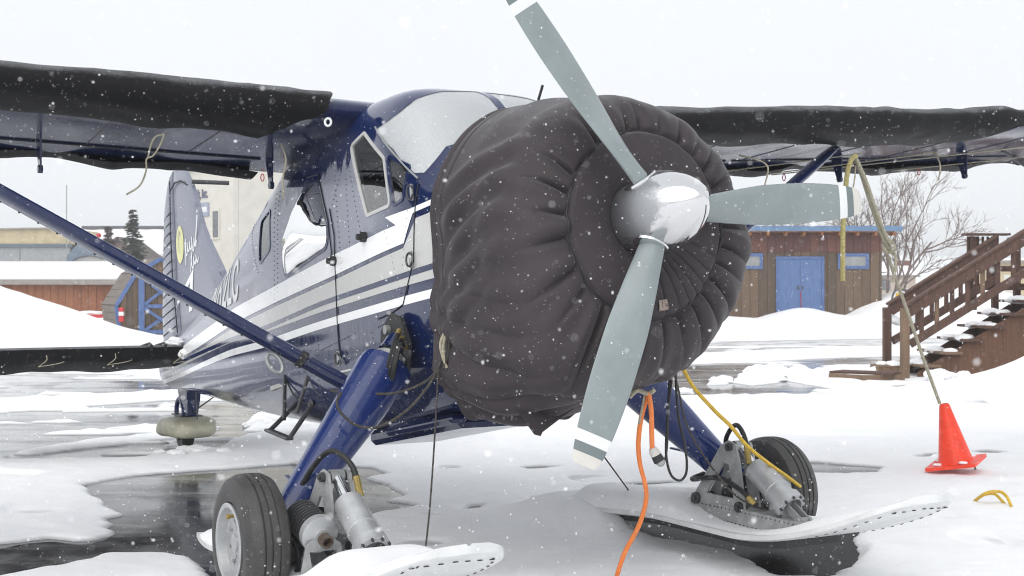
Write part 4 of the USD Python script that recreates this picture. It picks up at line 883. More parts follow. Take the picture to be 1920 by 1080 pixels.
obj('hem_corner', outward(loft([B(np.array([hemflap[0], hemflap[1] + [0, 0, -.01], hemflap[2], hemflap[1] + [.012, .012, .01]])), B(np.array([tip + [0, -.035, .01], tip + [0, 0, -.0], tip + [0, .035, .05], tip + [.01, .01, .02]]))])), 'engine_cloth', cover, smooth=False)

# ------------------------------------------------------------------ wing covers
def wing_cover(sgn, y0, y1, label, ties, name='wing_cover'):
    ys = np.linspace(y0, y1, 170); sec = []
    for y in ys:
        near_tie = max(math.exp(-((y - t_) / .22) ** 2) for t_ in ties)
        xf = .22 + .06 * near_tie + .012 * math.sin(3.1 * y)
        g = .014 + .006 * math.sin(2.1 * y)
        if sgn > 0 and y > 4.75:
            xf = xf * (1 - smooth01((y - 4.75) / .65)) + .004; g += .03 * math.exp(-((y - 5.25) / .25) ** 2)
        if sgn < 0 and y < 1.05:
            xf = xf * (1 - smooth01((1.05 - y) / .40) * .8)
        xs_l = np.linspace(xf, 0, 8); lo = np.interp(xs_l, AX, AL); xs_u = AX; up = AU
        pts = [wing_pt(sgn * y, x, z) + np.array([0, 0, -g]) for x, z in zip(xs_l[:-1], lo[:-1])]
        pts += [wing_pt(sgn * y, 0, 0) + np.array([g * 1.3, 0, 0])]
        pts += [wing_pt(sgn * y, x, z) + np.array([g * .8 * (1 - x) ** 6, 0, g]) for x, z in zip(xs_u[1:], up[1:])]
        te = wing_pt(sgn * y, 1.0, 0)
        dr = .055 + .03 * math.sin(2.3 * y + 1) + .02 * math.sin(5.1 * y) + .03 * near_tie
        pts += [te + np.array([-.02, 0, .004]), te + np.array([-.022, 0, -dr * .5]), te + np.array([-.005, 0, -dr]), te + np.array([.05, 0, -dr * 1.0]), te + np.array([.16, 0, -dr * .85])]
        sec.append(pts)
    Q = np.array(sec)
    nrm = np.cross(np.gradient(Q, axis=0), np.gradient(Q, axis=1)) * sgn; nrm /= np.linalg.norm(nrm, axis=-1, keepdims=True) + 1e-9
    if nrm[80, 14, 2] < 0: nrm = -nrm
    q = np.stack([Q[..., 0] * 3.0 + Q[..., 1] * .9, Q[..., 1] * 1.6, Q[..., 2] * 2.5], -1)
    rd = 1 - np.abs(2 * meshkit.fbm(q, 3, 15 + sgn) - 1)
    Q = Q + nrm * (np.clip(rd ** 3 * .022 + (meshkit.fbm(q * 1.7, 3, 17) - .5) * .010, -.006, .03))[..., None]
    if sgn < 0:                                                               # the inner end is cut to a curve
        k = np.linspace(0, 1, Q.shape[1])
        bow = .30 * np.clip(1 - k / .26, 0, 1) ** 1.3
        f_ = np.clip(1 - (ys - y0) / .35, 0, 1)
        Q[..., 1] -= f_[:, None] * bow[None]
    V = B(Q.reshape(-1, 3)).reshape(Q.shape)
    inn_ = B((Q - nrm * .004).reshape(-1, 3)).reshape(Q.shape)
    g = np.concatenate([V, inn_[:, ::-1]], 1)
    o = obj(name, grid_mesh(g, closed_v=True, flip=sgn > 0), 'wing_cloth', None, smooth=True, label=label, cat='cover')
    return Q
wc_r = wing_cover(-1, .68, 7.36, 'black fabric cover over the near wing, left of the cabin', (.90, 1.74, 2.9, 4.2))
wc_l = wing_cover(1, .70, 7.36, 'black fabric cover over the far wing, right of the engine', (1.6, 2.67, 3.85, 4.69))
S = []
for y in np.linspace(.16, 2.46, 60):
    w1 = .015 * math.sin(6 * y) + .01 * math.sin(13 * y + 1)
    top = [(-7.30, .49, .0), (-7.27, .53, 0), (-7.33, .575, 0), (-7.6, .60, 0), (-8.0, .57, 0), (-8.40, .53, 0), (-8.46, .50, 0), (-8.42, .42 + w1, 0), (-8.1, .36 + w1, 0), (-7.7, .34 + w1 * 1.5, 0), (-7.40, .36 + w1, 0), (-7.32, .42, 0)]
    q = np.array([(x, -y, .285 + (z - .34) * .62) for x, z, _ in top]); c = q.mean(0)
    if y < .35: q = c + (q - c) * np.array([1, 1, .75 + .25 * (y - .16) / .19])
    S.append(B(q))
tc = thing('tailplane_cover', 'black fabric cover tied round the near tailplane', 'cover', B([-7.9, -1.3, .3]))
obj('cover_cloth', outward(loft(S)), 'wing_cloth', tc, smooth=50)
for y in (.42, .55):
    q = np.array([(-7.26, .47), (-7.24, .54), (-7.32, .59), (-7.6, .615), (-8.0, .585), (-8.45, .54)])
    obj('strap', tube(B(np.array([(x, -y, .287 + (z - .34) * .64) for x, z in q])), .012, 6), 'black_rubber', tc)
obj('snow_clump', [lump(B([-7.35, -.30, .46]), .085, (1, 1, .55), 3), lump(B([-7.30, -.22, .34]), .07, (1, 1, .8), 4), lump(B([-7.35, -.08, .32]), .08, (1, .8, .9), 6)], 'snow', None, smooth=True, label='clump of wet snow caught at the tailplane root', cat='snow', kind=None)
for y in (1.55, .95, .35):
    a = B([-7.27, -y, .44]); obj('tie_cord', [tube(spline([B([-7.28, -y, .25]), B([-7.22, -y + .06, .30]), B([-7.26, -y + .07, .35])], 5), .004, 6), tube(spline([B([-7.28, -y, .25]), B([-7.24, -y + .16, .27]), B([-7.27, -y + .22, .29])], 5), .004, 6)], 'rope_pale', tc)

# ------------------------------------------------------------------ undercarriage
ZUP = np.array([0, 0, 1.0])
def ski_z(x): return .205 + .36 * np.clip((x + .75) / 1.27, 0, 1) ** 1.75 - .085 * smooth01((-1.35 - x) / 1.2)
def ski_hw(x): return .275 * np.clip(1 - np.clip((x - .10) / .425, 0, 1) ** 2.6, 0, 1) ** .5 * (1 - .45 * np.clip((-1.7 - x) / .95, 0, 1) ** 1.5) + .012
for s_ in (-1, 1):
    side_name = 'near' if s_ < 0 else 'far'
    g = lambda x, y, z: Gr([x, s_ * y, z])
    T, Bt = np.array([-1.55, .60, 1.32]), np.array([-1.17, 1.47, .40])
    ax = unit(Bt - T); cx = unit(np.array([1, 0, 0]) - ax * ax[0]); cn = np.cross(ax, cx)
    def leg_sec(t_, rx, rn, n=22):
        c = T + (Bt - T) * t_; a = np.arange(n) * 2 * math.pi / n + .2
        q = c + rx * np.cos(a)[:, None] * cx + rn * np.sin(a)[:, None] * cn
        return Gr(q * np.array([1, s_, 1]))
    leg = obj('landing_gear_leg', outward(loft([leg_sec(.165, .160, .146), leg_sec(.20, .166, .152), leg_sec(.5, .134, .124), leg_sec(.96, .080, .078)])), 'leg_paint', plane, smooth=50)
    obj('leg_knuckle', [outward(loft([leg_sec(-.06, .075, .07, 16), leg_sec(.17, .085, .08, 16)]))], 'black_rubber', leg)
    obj('leg_clip', outward(loft([leg_sec(.125, .125, .10, 14), leg_sec(.155, .125, .10, 14)])), 'grey_metal', leg)
    obj('leg_sleeve', outward(loft([leg_sec(.03, .095, .09, 16), leg_sec(.10, .10, .095, 16)])), 'navy_paint', leg)
    obj('pivot_plate', prism(Polygon([(-.12, -.16), (.16, -.18), (.20, .02), (.10, .15), (-.02, .17), (-.13, .08)]).buffer(.02), g(-1.56, .655, 1.27), FH, ZUP, s_ * LV, .02), 'black_rubber', leg)
    obj('pivot_bolt', rod(g(-1.60, .66, 1.37), g(-1.60, .70, 1.37), .026, 12), 'grey_metal', leg)
    for k, off in enumerate(((.02, .0), (.06, -.04), (.10, -.09))):
        hs = spline([g(-1.45 + off[0], .69, 1.37 + off[1]), g(-1.36 + off[0], .76, 1.30), g(-1.34 + off[0], .80, 1.20), g(-1.38 + off[0], .80, 1.12)], 6)
        obj('brake_hose', tube(hs, .013, 8), 'black_rubber', leg)
        obj('hose_fitting', rod(hs[0], hs[2], .015), 'brass', leg)
    obj('hose_fitting', [rod(g(-1.40, .80, 1.16), g(-1.385, .80, 1.12), .016), rod(g(-1.36, .81, 1.15), g(-1.345, .81, 1.11), .015)], 'brass', leg)
    obj('tie_lug', beam(g(-1.34, 1.30, .58), g(-1.62, 1.26, .60), .03, .012, ZUP, .004), 'navy_paint', leg)
    # wheel
    wh = sub('wheel', plane)
    wc = g(-1.10, 1.63, .37); av = s_ * LV
    prof = [(-.085, .185), (-.115, .20), (-.125, .24), (-.120, .285), (-.098, .322), (-.065, .339), (-.046, .343), (-.043, .335), (-.037, .335), (-.034, .344), (-.003, .3455), (.0, .337), (.006, .337), (.009, .345), (.034, .344), (.037, .335), (.043, .335), (.046, .343), (.065, .339), (.098, .322), (.120, .285), (.125, .24), (.115, .20), (.085, .185)]
    prof = [(x * .90, r_ if r_ < .21 else .20 + (r_ - .20) * .90) for x, r_ in prof]
    obj('tyre', lathe(wc, av, prof, 72), 'tyre_rubber', wh, smooth=28)
    obj('rim', lathe(wc, av, [(.085, .186), (.112, .196), (.118, .186), (.112, .172), (.070, .160), (.060, .135), (.058, .075), (.066, .06), (.075, .045), (.085, .042), (.088, .0)], 48), 'rim_paint', wh, smooth=25)
    obj('rim', lathe(wc, -av, [(.085, .186), (.112, .196), (.112, .172), (.060, .150), (.058, .05), (.10, .045), (.10, .0)], 40), 'rim_paint', wh, smooth=25)
    for k in range(8):
        a = k * math.pi / 4 + .3; c = wc + .062 * av + .108 * (math.cos(a) * FH + math.sin(a) * ZUP)
        obj('rim_bolt', rod(c - .004 * av, c + .012 * av, .009, 6), 'grey_metal', wh, smooth=False)
    for k in range(6):
        a = k * math.pi / 3; c = wc + .0592 * av
        obj('rim_rib', beam(c + .06 * (math.cos(a) * FH + math.sin(a) * ZUP), c + .135 * (math.cos(a) * FH + math.sin(a) * ZUP), .010, .008, av), 'rim_paint', wh)
    a = 1.35; c = wc + .07 * av + .140 * (math.cos(a) * FH + math.sin(a) * ZUP)
    obj('valve', [rod(c, c + .05 * av, .009), rod(c + .045 * av, c + .06 * av, .013)], 'brass', wh)
    obj('axle', rod(g(-1.10, 1.28, .37), g(-1.10, 1.55, .37), .045, 14), 'dark_metal', plane)
    obj('brake_drum', lathe(g(-1.10, 1.40, .37), av, [(0, 0), (0, .12), (.05, .14), (.09, .14), (.10, .10), (.10, 0)], 28), 'dark_metal', plane)
    # ski
    ski = sub('ski', plane)
    xs = np.r_[np.linspace(-2.64, -2.4, 8), np.linspace(-2.35, .1, 30), np.linspace(.13, .525, 20)]
    ring = []
    for x in xs:
        w = float(ski_hw(x)); z = float(ski_z(x)); lip = .018
        q = [(-w, .030), (-w * .94, .034), (-w * .5, .026), (0, .026), (w * .5, .026), (w * .94, .034), (w, .030), (w * 1.0, .004), (w * .9, -.006), (w * .4, -.008), (0, -.008), (-w * .4, -.008), (-w * .9, -.006), (-w, .004)]
        ring.append(np.array([g(x, 1.285 + yy, z + zz) for yy, zz in q]))
    obj('ski_body', outward(loft(ring)), 'ski_white', ski, smooth=40)
    rr_ = [np.array([g(x, 1.285 + yy, float(ski_z(x)) + zz) for yy, zz in ((-.20, -.0085), (.20, -.0085), (.19, -.05), (-.19, -.05))]) for x in np.linspace(-2.3, -.35, 24)]
    obj('ski_runner', outward(loft(rr_)), 'ski_black', ski, smooth=20)
    sl = []
    for x in np.linspace(-.7, .40, 17):
        for sd in (-1, 1):
            w = float(ski_hw(x)) - .055; z = float(ski_z(x)); z2 = float(ski_z(x + .035))
            sl.append(beam(g(x, 1.285 + sd * w, z - .0105), g(x + .020, 1.285 + sd * w, z + (z2 - z) * .57 - .0105), .006, .003, ZUP))
    for k in range(7):
        y = -.18 + .06 * k; x = .43 - abs(y) * .15
        sl.append(beam(g(x, 1.285 + y, float(ski_z(x)) - .011), g(x, 1.285 + y + .022, float(ski_z(x)) - .011), .006, .003, ZUP))
    obj('slot_row', sl, 'dark_line', ski, smooth=False, kind='stuff')
    kb = []
    for x, hw, z1 in [(-1.62, .02, .26), (-1.50, .06, .325), (-.95, .085, .34), (-.45, .085, .33), (-.20, .06, .34), (-.05, .02, .35)]:
        z0 = float(ski_z(x)) + .024; z1 = max(z1, z0 + .02)
        kb.append(np.array([g(x, 1.25 - hw, z0), g(x, 1.25 + hw, z0), g(x, 1.25 + hw * .8, z1), g(x, 1.25 - hw * .8, z1)]))
    obj('keel_housing', outward(loft(kb)), 'dull_grey', ski, smooth=20)
    rv = []
    for x in np.linspace(-1.45, -.25, 34):
        for zz in (.25, .318):
            m = trimesh.creation.icosphere(0, .005); rv.append(trimesh.Trimesh(np.array(m.vertices) + g(x, 1.25 - .084 if zz < .3 else 1.25 - .071, zz), m.faces, process=False))
    obj('rivets', rv, 'dark_metal', ski, smooth=False, kind='stuff')
    ga = lambda x, y, z: g(x + .13, y, z - .02)
    for dy in (-.055, .055):
        fr_ = Polygon([(-1.42, .33), (-1.42, .38), (-1.165, .70), (-1.10, .735), (-1.03, .72), (-.99, .60), (-.955, .40), (-.945, .33)], [[(-1.30, .405), (-1.135, .60), (-1.09, .60), (-1.045, .405)]])
        obj('pedestal_plate', prism(fr_, ga(0, 1.25 + dy, 0) - .007 * LV, FH, ZUP, LV, .014), 'dull_grey', ski, smooth=20)
        for (x, z, r_) in ((-1.385, .365, .034), (-.985, .365, .030), (-1.075, .70, .024)):
            obj('pivot_bolt', [rod(ga(x, 1.25 + dy - .03, z), ga(x, 1.25 + dy + .03, z), r_, 12), rod(ga(x, 1.25 + dy - .04, z), ga(x, 1.25 + dy + .04, z), r_ * .5, 8)], 'dark_metal', ski, smooth=30)
    c0, c1 = np.array([-.96, .615]), np.array([-.60, .40]); dcy = unit(np.r_[c1 - c0, 0][[0, 2, 1]] if False else np.array([c1[0] - c0[0], 0, c1[1] - c0[1]]))
    A0 = ga(-.925, 1.25, .595); A1 = ga(-.60, 1.25, .40); dw = unit(A1 - A0); ln = np.linalg.norm(A1 - A0)
    hy = sub('hydraulic_cylinder', plane)
    obj('cylinder_body', lathe(A0, dw, [(0, 0), (0, .062), (.012, .073), (.20, .073), (.205, .077), (.212, .077), (.217, .073), (ln - .08, .073), (ln - .075, .087), (ln - .02, .087), (ln - .015, .078), (ln - .015, .06), (ln - .05, .055), (ln - .05, 0)], 36), 'rim_paint', hy, smooth=30)
    obj('piston_rod', rod(ga(-1.075, 1.25, .70), A0 + dw * .02, .027, 16), 'bright_metal', hy)
    obj('rod_eye', lathe(ga(-1.075, 1.215, .70), s_ * LV, [(0, 0), (0, .034), (.07, .034), (.07, 0)], 18), 'grey_metal', hy, smooth=30)
    obj('clevis', [beam(A1 - dw * .06 + s_ * LV * o, A1 + dw * .11 + s_ * LV * o, .045, .012, LV, .004) for o in (-.028, .028)] + [rod(A1 + dw * .09 - .05 * LV, A1 + dw * .09 + .05 * LV, .018, 10)], 'grey_metal', hy)
    for k in range(10):
        a = k * math.pi / 5; sx_, ux_, _ = frame(dw); c = A0 + dw * (ln - .02) + .080 * (math.cos(a) * sx_ + math.sin(a) * ux_); obj('flange_bolt', rod(c - dw * .004, c + dw * .014, .008, 6), 'dark_metal', hy, smooth=False)
    # bellows and trunnion outboard
    bp = [(0, 0), (0, .05)]
    for k in range(8): bp += [(.006 + k * .022, .070), (.010 + k * .022, .086), (.018 + k * .022, .086), (.022 + k * .022, .068)]
    bp += [(.185, 0)]
    bo = g(-1.00, 1.415, .495); bd = unit(g(-.78, 1.40, .435) - bo)
    obj('bellows', lathe(bo, bd, bp, 28), 'dark_metal', plane, smooth=25)
    obj('trunnion', lathe(bo + bd * .186, bd, [(0, 0), (0, .085), (.012, .092), (.05, .092), (.06, .08), (.075, .045), (.09, .045), (.092, 0)], 28), 'rim_paint', plane, smooth=30)
    obj('trunnion_bolt', lathe(bo + bd * .27, bd, [(0, 0), (0, .032), (.05, .032), (.05, .022), (.02, .02), (.02, 0)], 16), 'old_bolt', plane, smooth=30)
    obj('trunnion_bracket', prism(Polygon([(-.13, -.20), (.13, -.20), (.085, .03), (.05, .055), (-.05, .055), (-.085, .03)], [[(-.055, -.10), (-.07, .0), (.07, .0), (.055, -.10)]]), bo + bd * .265 + np.array([0, 0, -.06]), LV, ZUP, unit(bd * np.array([1, 1, 0])), .012), 'dull_grey', plane, smooth=20)
    # hoses at the foot
    h1 = spline([g(-1.20, 1.36, .56), g(-1.12, 1.30, .71), g(-.98, 1.26, .80), g(-.84, 1.21, .74), g(-.78, 1.19, .60)], 8)
    obj('hydraulic_hose', tube(h1, .014, 10), 'black_rubber', plane); obj('hose_fitting', rod(h1[-6], h1[-1], .018), 'brass', plane)
    h2 = spline([g(-1.34, 1.30, .47), g(-1.24, 1.14, .46), g(-.98, 1.13, .50), g(-.80, 1.15, .45), g(-.72, 1.18, .38)], 8)
    obj('hydraulic_hose', tube(h2, .015, 10), 'black_rubber', plane); obj('hose_fitting', rod(h2[-5], h2[-1], .019), 'brass', plane)
    if s_ < 0:
        h3 = spline([g(-1.0, 1.50, .42), g(-.90, 1.47, .36), g(-.92, 1.46, .24), g(-1.02, 1.47, .17)], 8); obj('hydraulic_hose', tube(h3, .013, 8), 'black_rubber', plane)
    # snow lying on the ski
    nx, ny = 90, 22; xs2 = np.linspace(-2.60, .50 if s_ > 0 else .50, nx); V = []
    for i, x in enumerate(xs2):
        w = float(ski_hw(x)) * .985; row = []
        for j in range(ny):
            y = -w + 2 * w * j / (ny - 1); e = max(0.0, 1 - abs(y / w) ** 5) ** .5
            pt = np.array([x * 1.6, y * 2.2 + s_ * 5, .4])
            if s_ > 0: d = .075 + .05 * float(smooth01((-.9 - x) / .5)) - .055 * float(smooth01((x + .1) / .55))
            else: d = .03 + .13 * math.exp(-((x + .38) / .36) ** 2) + .05 * math.exp(-((x + 2.2) / .4) ** 2) - .012 * float(smooth01((x - .2) / .3))
            d += .07 * (float(meshkit.fbm(pt, 3, 61)) - .5)
            if s_ > 0: d *= 1 - .8 * math.exp(-((x + .72) / .42) ** 2) * float(smooth01((.02 - y) / .08)); d *= 1 - .5 * math.exp(-((x + 1.05) / .25) ** 2)
            else: d *= 1 - .85 * math.exp(-((x + .95) / .28) ** 2)
            e2 = min(1, (i / 5) ** .6, ((nx - 1 - i) / 4) ** .6)
            row.append(g(x, 1.285 + y, float(ski_z(x)) + .0275 + max(d, .004) * e * e2))
        V.append(row)
    obj('ski_snow', grid_mesh(np.array(V), flip=s_ > 0), 'snow', None, smooth=True, kind='stuff', label='thick wet snow lying along the %s ski' % side_name)

# ------------------------------------------------------------------ ropes, cords and cables
def cord(name, pts, rad, m, label, cat='cord', group=None, n=10, extra=()):
    t_ = thing(name, label, cat, spline(pts, 4)[-1], group) if extra else None
    mesh = tube(spline(pts, n), rad, 8)
    if t_ is None: return obj(name, mesh, m, None, label=label, cat=cat, group=group)
    obj('rope', mesh, m, t_)
    for nm, me, mm in extra: obj(nm, me, mm, t_)
    return t_
def px(l, y0, y1=None):
    l = list(l); n = len(l); return [at(u, v, y0 + ((y1 if y1 is not None else y0) - y0) * k / max(n - 1, 1)) for k, (u, v) in enumerate(l)]
cord('orange_cord', px([(1216, 735), (1203, 780), (1197, 830), (1200, 870), (1210, 910), (1211, 940), (1198, 985), (1172, 1035), (1158, 1075)], 6.62, 7.05) + [gp(1150, 1110, .06), gp(1120, 1160, .06)], .0125, 'cord_orange', 'long orange power cord hanging from the engine cover to the snow')
tail = px([(1216, 735), (1221, 770), (1222, 815), (1223, 842)], 6.60, 6.62)
cord('orange_cord', tail, .0125, 'cord_orange', 'short orange cord end with a white and black socket')
sk = thing('power_plug', 'white and black power plug joined below the short orange cord', 'plug', at(1230, 860, 6.62))
p0, p1, p2, p3 = at(1223, 840, 6.62), at(1228, 850, 6.62), at(1236, 864, 6.62), at(1240, 868, 6.62)
obj('plug_shell', lathe(p0, p1 - p0, [(0, 0), (0, .018), (.02, .026), (.04, .027), (.04, 0)], 16), 'blade_tip', sk); obj('plug_body', lathe(p1, p2 - p1, [(.006, 0), (.006, .026), (.045, .029), (.05, 0)], 16), 'black_rubber', sk); obj('plug_prongs', lathe(p2, p3 - p2, [(0, 0), (.002, .024), (.022, .022), (.03, .01), (.03, 0)], 14), 'grey_metal', sk)
cord('power_lead', px([(1240, 868), (1247, 862), (1251, 830), (1253, 770), (1262, 690), (1266, 640)], 6.62, 6.75), .006, 'black_rubber', 'black cord running up from the power plug under the engine cover')
cord('power_lead', px([(1256, 700), (1252, 780), (1249, 850), (1258, 890), (1275, 901), (1287, 885), (1285, 840), (1272, 780), (1266, 690)], 6.75, 6.85), .0065, 'black_rubber', 'black cord hanging in a long loop under the engine cover')
cord('power_lead', px([(1262, 690), (1272, 730), (1285, 790), (1310, 840), (1345, 890), (1375, 925), (1410, 948), (1440, 955)], 6.8, 7.6), .0055, 'rope_dark', 'thin black cable from the engine cover to the far ski pedestal')
cord('extension_cable', px([(1268, 660), (1277, 682), (1300, 725), (1340, 770), (1371, 800), (1400, 835), (1440, 868), (1475, 893), (1500, 912)], 6.8, 7.75), .0105, 'cord_yellow', 'taut yellow cord slanting from the engine cover to the far wheel')
lp = np.array([gp(1826, 940, .06), gp(1850, 924, .15), gp(1875, 922, .15), gp(1888, 932, .12), gp(1897, 952, .05)])
l2 = np.array([gp(1827, 940, .06), gp(1845, 928, .13), gp(1864, 926, .13), gp(1876, 936, .09), gp(1888, 950, .04)])
yr = thing('yellow_rope_loop', 'yellow rope loop sticking out of the snow near the orange cone', 'rope', lp[0])
obj('strand', tube(spline(lp, 8), .011, 8), 'cord_yellow', yr); obj('strand', tube(spline(l2, 8), .011, 8), 'cord_yellow', yr)
# cover lacing on the right side, and the cables to the ski tips
cord('lacing_rope', px([(848, 610), (838, 640), (829, 672), (815, 700), (790, 720), (745, 736), (700, 738), (670, 728), (640, 735), (620, 732)], 6.74, 7.12), .0075, 'rope_dark', 'dark lacing rope passing behind the top of the near undercarriage leg')
cord('lacing_rope', px([(842, 615), (833, 655), (822, 690), (800, 728), (760, 772), (710, 800), (670, 798), (640, 775), (632, 755), (640, 735)], 6.74, 6.80), .0075, 'rope_dark', 'dark lacing rope drooping in front of the near undercarriage leg')
kn = thing('lacing_knot', 'pale frayed knot lacing the lower edge of the engine cover', 'rope', at(838, 640, 6.73))
for k in range(4): obj('strand', tube(spline(px([(845 + 2 * k, 606 + 3 * k), (833 + 4 * k, 625), (826 + 5 * k, 645 + 4 * k), (830 + 3 * k, 668), (838 - 2 * k, 690)], 6.72), 6), .008, 7), 'rope_pale' if k < 2 else 'rope_dark', kn)
obj('strand', tube(spline(px([(848, 625), (856, 650), (858, 670), (851, 690)], 6.71), 6), .007, 7), 'rope_dark', kn)
obj('eyelet', lathe(at(850, 607, 6.70), ray(850, 607) * -1, [(0, 0), (0, .012), (.004, .016), (.005, 0)], 12), 'bright_metal', kn)
tip_n = Gr([.05, -1.20, float(ski_z(.05)) + .04]); tip_f = Gr([-1.95, 1.32, .30])
cord('ski_cable', [at(822, 692, 6.75), at(815, 820, 6.68), at(806, 950, 6.5), at(797, 1038, 6.33)], .0045, 'rope_dark', 'thin steel cable dropping from the cover lacing to the near ski tip', 'cable')
cord('ski_cable', [at(1100, 800, 6.9), at(1120, 838, 7.4), at(1150, 880, 8.0), at(1182, 924, 8.55)], .0045, 'rope_dark', 'thin steel cable slanting down to the rear of the far ski', 'cable')
obj('cable_anchor', lathe(at(1184, 927, 8.56), (0, 0, 1), [(-.02, 0), (-.02, .04), (.012, .025), (.02, .012), (.03, 0)], 14), 'dark_metal', plane); obj('cable_anchor', lathe(at(797, 1040, 6.32), (0, 0, 1), [(-.02, 0), (-.02, .022), (.01, .02), (.02, .01), (.025, 0)], 14), 'dark_metal', plane)
cord('cover_tie', px([(1180, 745), (1195, 732), (1215, 738), (1228, 730)], 6.6), .012, 'rope_pale', 'frayed pale cord end tied under the middle of the engine cover'); cord('cover_tie', px([(1210, 735), (1205, 760), (1198, 795)], 6.62), .006, 'rope_pale', 'short pale cord hanging beside the orange cord')
# wing cover ties
bw = thing('wing_tie', 'pale cord tied in a bow and trailing under the near wing', 'cord', at(275, 300, 7.74))
for pts_ in ([(308, 252), (300, 272), (287, 292), (275, 298), (274, 320), (262, 348), (237, 365)], [(308, 252), (292, 256), (283, 272), (277, 297)]): obj('strand', tube(spline(px(pts_, 7.72), 6), .0055, 7), 'rope_pale', bw)
cord('wing_tie', [B(wing_pt(-.93, .18, -.10)), at(536, 300, 8.0), at(531, 330, 8.0), at(531, 372, 8.0)], .0055, 'rope_pale', 'pale doubled cord hanging from the near wing beside the cabin')
cord('wing_tie', [B(wing_pt(2.67, .20, -.11)), at(1438, 310, 9.7), at(1433, 352, 9.7)], .006, 'rope_pale', 'pale cord hanging from the far wing nearest the engine')
cord('wing_tie', [B(wing_pt(3.85, .20, -.11)), at(1603, 330, 10.25), at(1598, 362, 10.25)], .006, 'rope_pale', 'thin pale cord hanging beside the thick yellow rope')
cord('wing_tie', [B(wing_pt(4.69, .18, -.11)), at(1763, 310, 10.7), at(1760, 338, 10.7)], .006, 'rope_pale', 'pale cord end hanging from the far wing, farthest right')
for ya, yb, lab in ((1.75, 1.05, 'far wing lashing nearest the engine'), (3.85, 3.1, 'far wing lashing crossing behind the strut'), (4.69, 3.95, 'far wing lashing right of the tie-down rope'), (5.6, 4.1, 'long lashing slanting under the far wing tip end'), (7.0, 5.4, 'far wing lashing beside the pitot arm')):
    cord('wing_lashing', [B(wing_pt(ya, .16 if ya < 5 else .05, -.12)), B(wing_pt(yb, 1.0, -.05))], .0055, 'rope_pale', 'pale cord, ' + lab)
for (u, v, Y, lab) in ((492, 333, 9.6, 'red tag hanging below the near wing trailing edge'), (1470, 333, 11.0, 'red tag under the far wing beside the strut'), (1723, 323, 12.0, 'red tag under the far wing, right one')):
    c = at(u, v, Y); obj('red_tag', tube(np.array([c + np.array([  .012 * math.sin(t_), 0, .026 * math.cos(t_)]) for t_ in np.linspace(0, 2 * math.pi, 14)]), .004, 5), 'strap_red', None, label=lab, cat='tag')
# tie-down rope to the cone
wp = B(wing_pt(3.98, .42, -.13))
rope = thing('tie_down_rope', 'pale rope running from the far wing through the orange cone, knotted halfway', 'rope', gp(1833, 890, 0))
Yw, Yc = 10.35, 11.30
pl = px([(1603, 292), (1618, 335), (1635, 388), (1654, 440), (1668, 470)], Yw, 10.65)
obj('rope', tube(spline(pl, 6), .017, 8), 'rope_pale', rope); obj('rope', tube(spline(px([(1604, 293), (1624, 340), (1643, 395), (1660, 440), (1672, 462)], Yw - .03, 10.62), 6), .014, 8), 'rope_pale', rope)
kc = at(1665, 463, 10.63)
obj('knot', [tube(np.array([kc + np.array([.045 * math.cos(a), -.02 + .02 * math.sin(a * 3), .045 * math.sin(a)]) for a in np.linspace(k, k + 5.5, 26)]), .016, 8) for k in (0, 2.2)], 'rope_pale', rope)
obj('rope', tube(spline(px([(1662, 468), (1675, 510), (1700, 580), (1730, 668), (1762, 756)], 10.65, Yc - .02), 8), .015, 8), 'rope_pale', rope)
obj('rope', tube(spline(px([(1668, 462), (1678, 478), (1678, 505), (1674, 530)], 10.62), 6), .013, 8), 'rope_pale', rope)
obj('anchor_rod', rod(at(1822, 862, 11.3), gp(1834, 892, -.02), .008, 8), 'dark_metal', rope)
cord('yellow_rope', px([(1606, 290), (1596, 300), (1588, 330), (1585, 370), (1581, 420), (1580, 470), (1580, 527)], 10.3), .020, 'rope_yellow', 'thick yellowish braided rope hanging free from the far wing', 'rope')
# orange cone, lifted and tilted by the rope through it
cone = thing('traffic_cone', 'bright orange plastic cone threaded on the tie-down rope', 'cone', gp(1792, 876, .04))
ctop, cbot = at(1770, 757, 11.3), at(1792, 866, 11.3); cd = unit(ctop - cbot)
hc = float(np.linalg.norm(ctop - cbot))
obj('cone_body', lathe(cbot, cd, [(.0, .150), (.012, .147), (.02, .140), (hc - .01, .042), (hc, .034), (hc, .026), (hc - .02, .026), (.0, .132)], 40), 'cone_orange', cone, smooth=30)
c_s = unit(np.cross(cd, [.55, .83, 0])); c_t = np.cross(c_s, cd)
sq = Polygon([(-.19, -.19), (.19, -.19), (.19, .19), (-.19, .19)]).buffer(.02).difference(Point(0, 0).buffer(.128))
obj('cone_base', prism(sq, cbot - cd * .02, c_s, c_t, cd, .026), 'cone_orange', cone, smooth=30)
for a in (.4, 2.2, 4.1, 5.5):
    obj('snow_clump', lump(cbot + cd * .012 + .17 * (math.cos(a) * c_s + math.sin(a) * c_t), .028, (1.3, 1.3, .5), int(a * 10), 2), 'snow', cone, smooth=True)

bk = thing('cover_buckle', 'small white buckle at the inner end of the near wing cover', 'buckle', at(613, 230, 7.74))
obj('buckle_ring', tube(np.array([at(615, 229, 7.74) + np.array([.018 * math.cos(a), 0, .022 * math.sin(a)]) for a in np.linspace(0, 2 * math.pi, 16)]), .007, 7), 'blade_white', bk)
obj('buckle_strap', beam(at(604, 224, 7.76), at(613, 227, 7.75), .02, .012), 'black_rubber', bk)

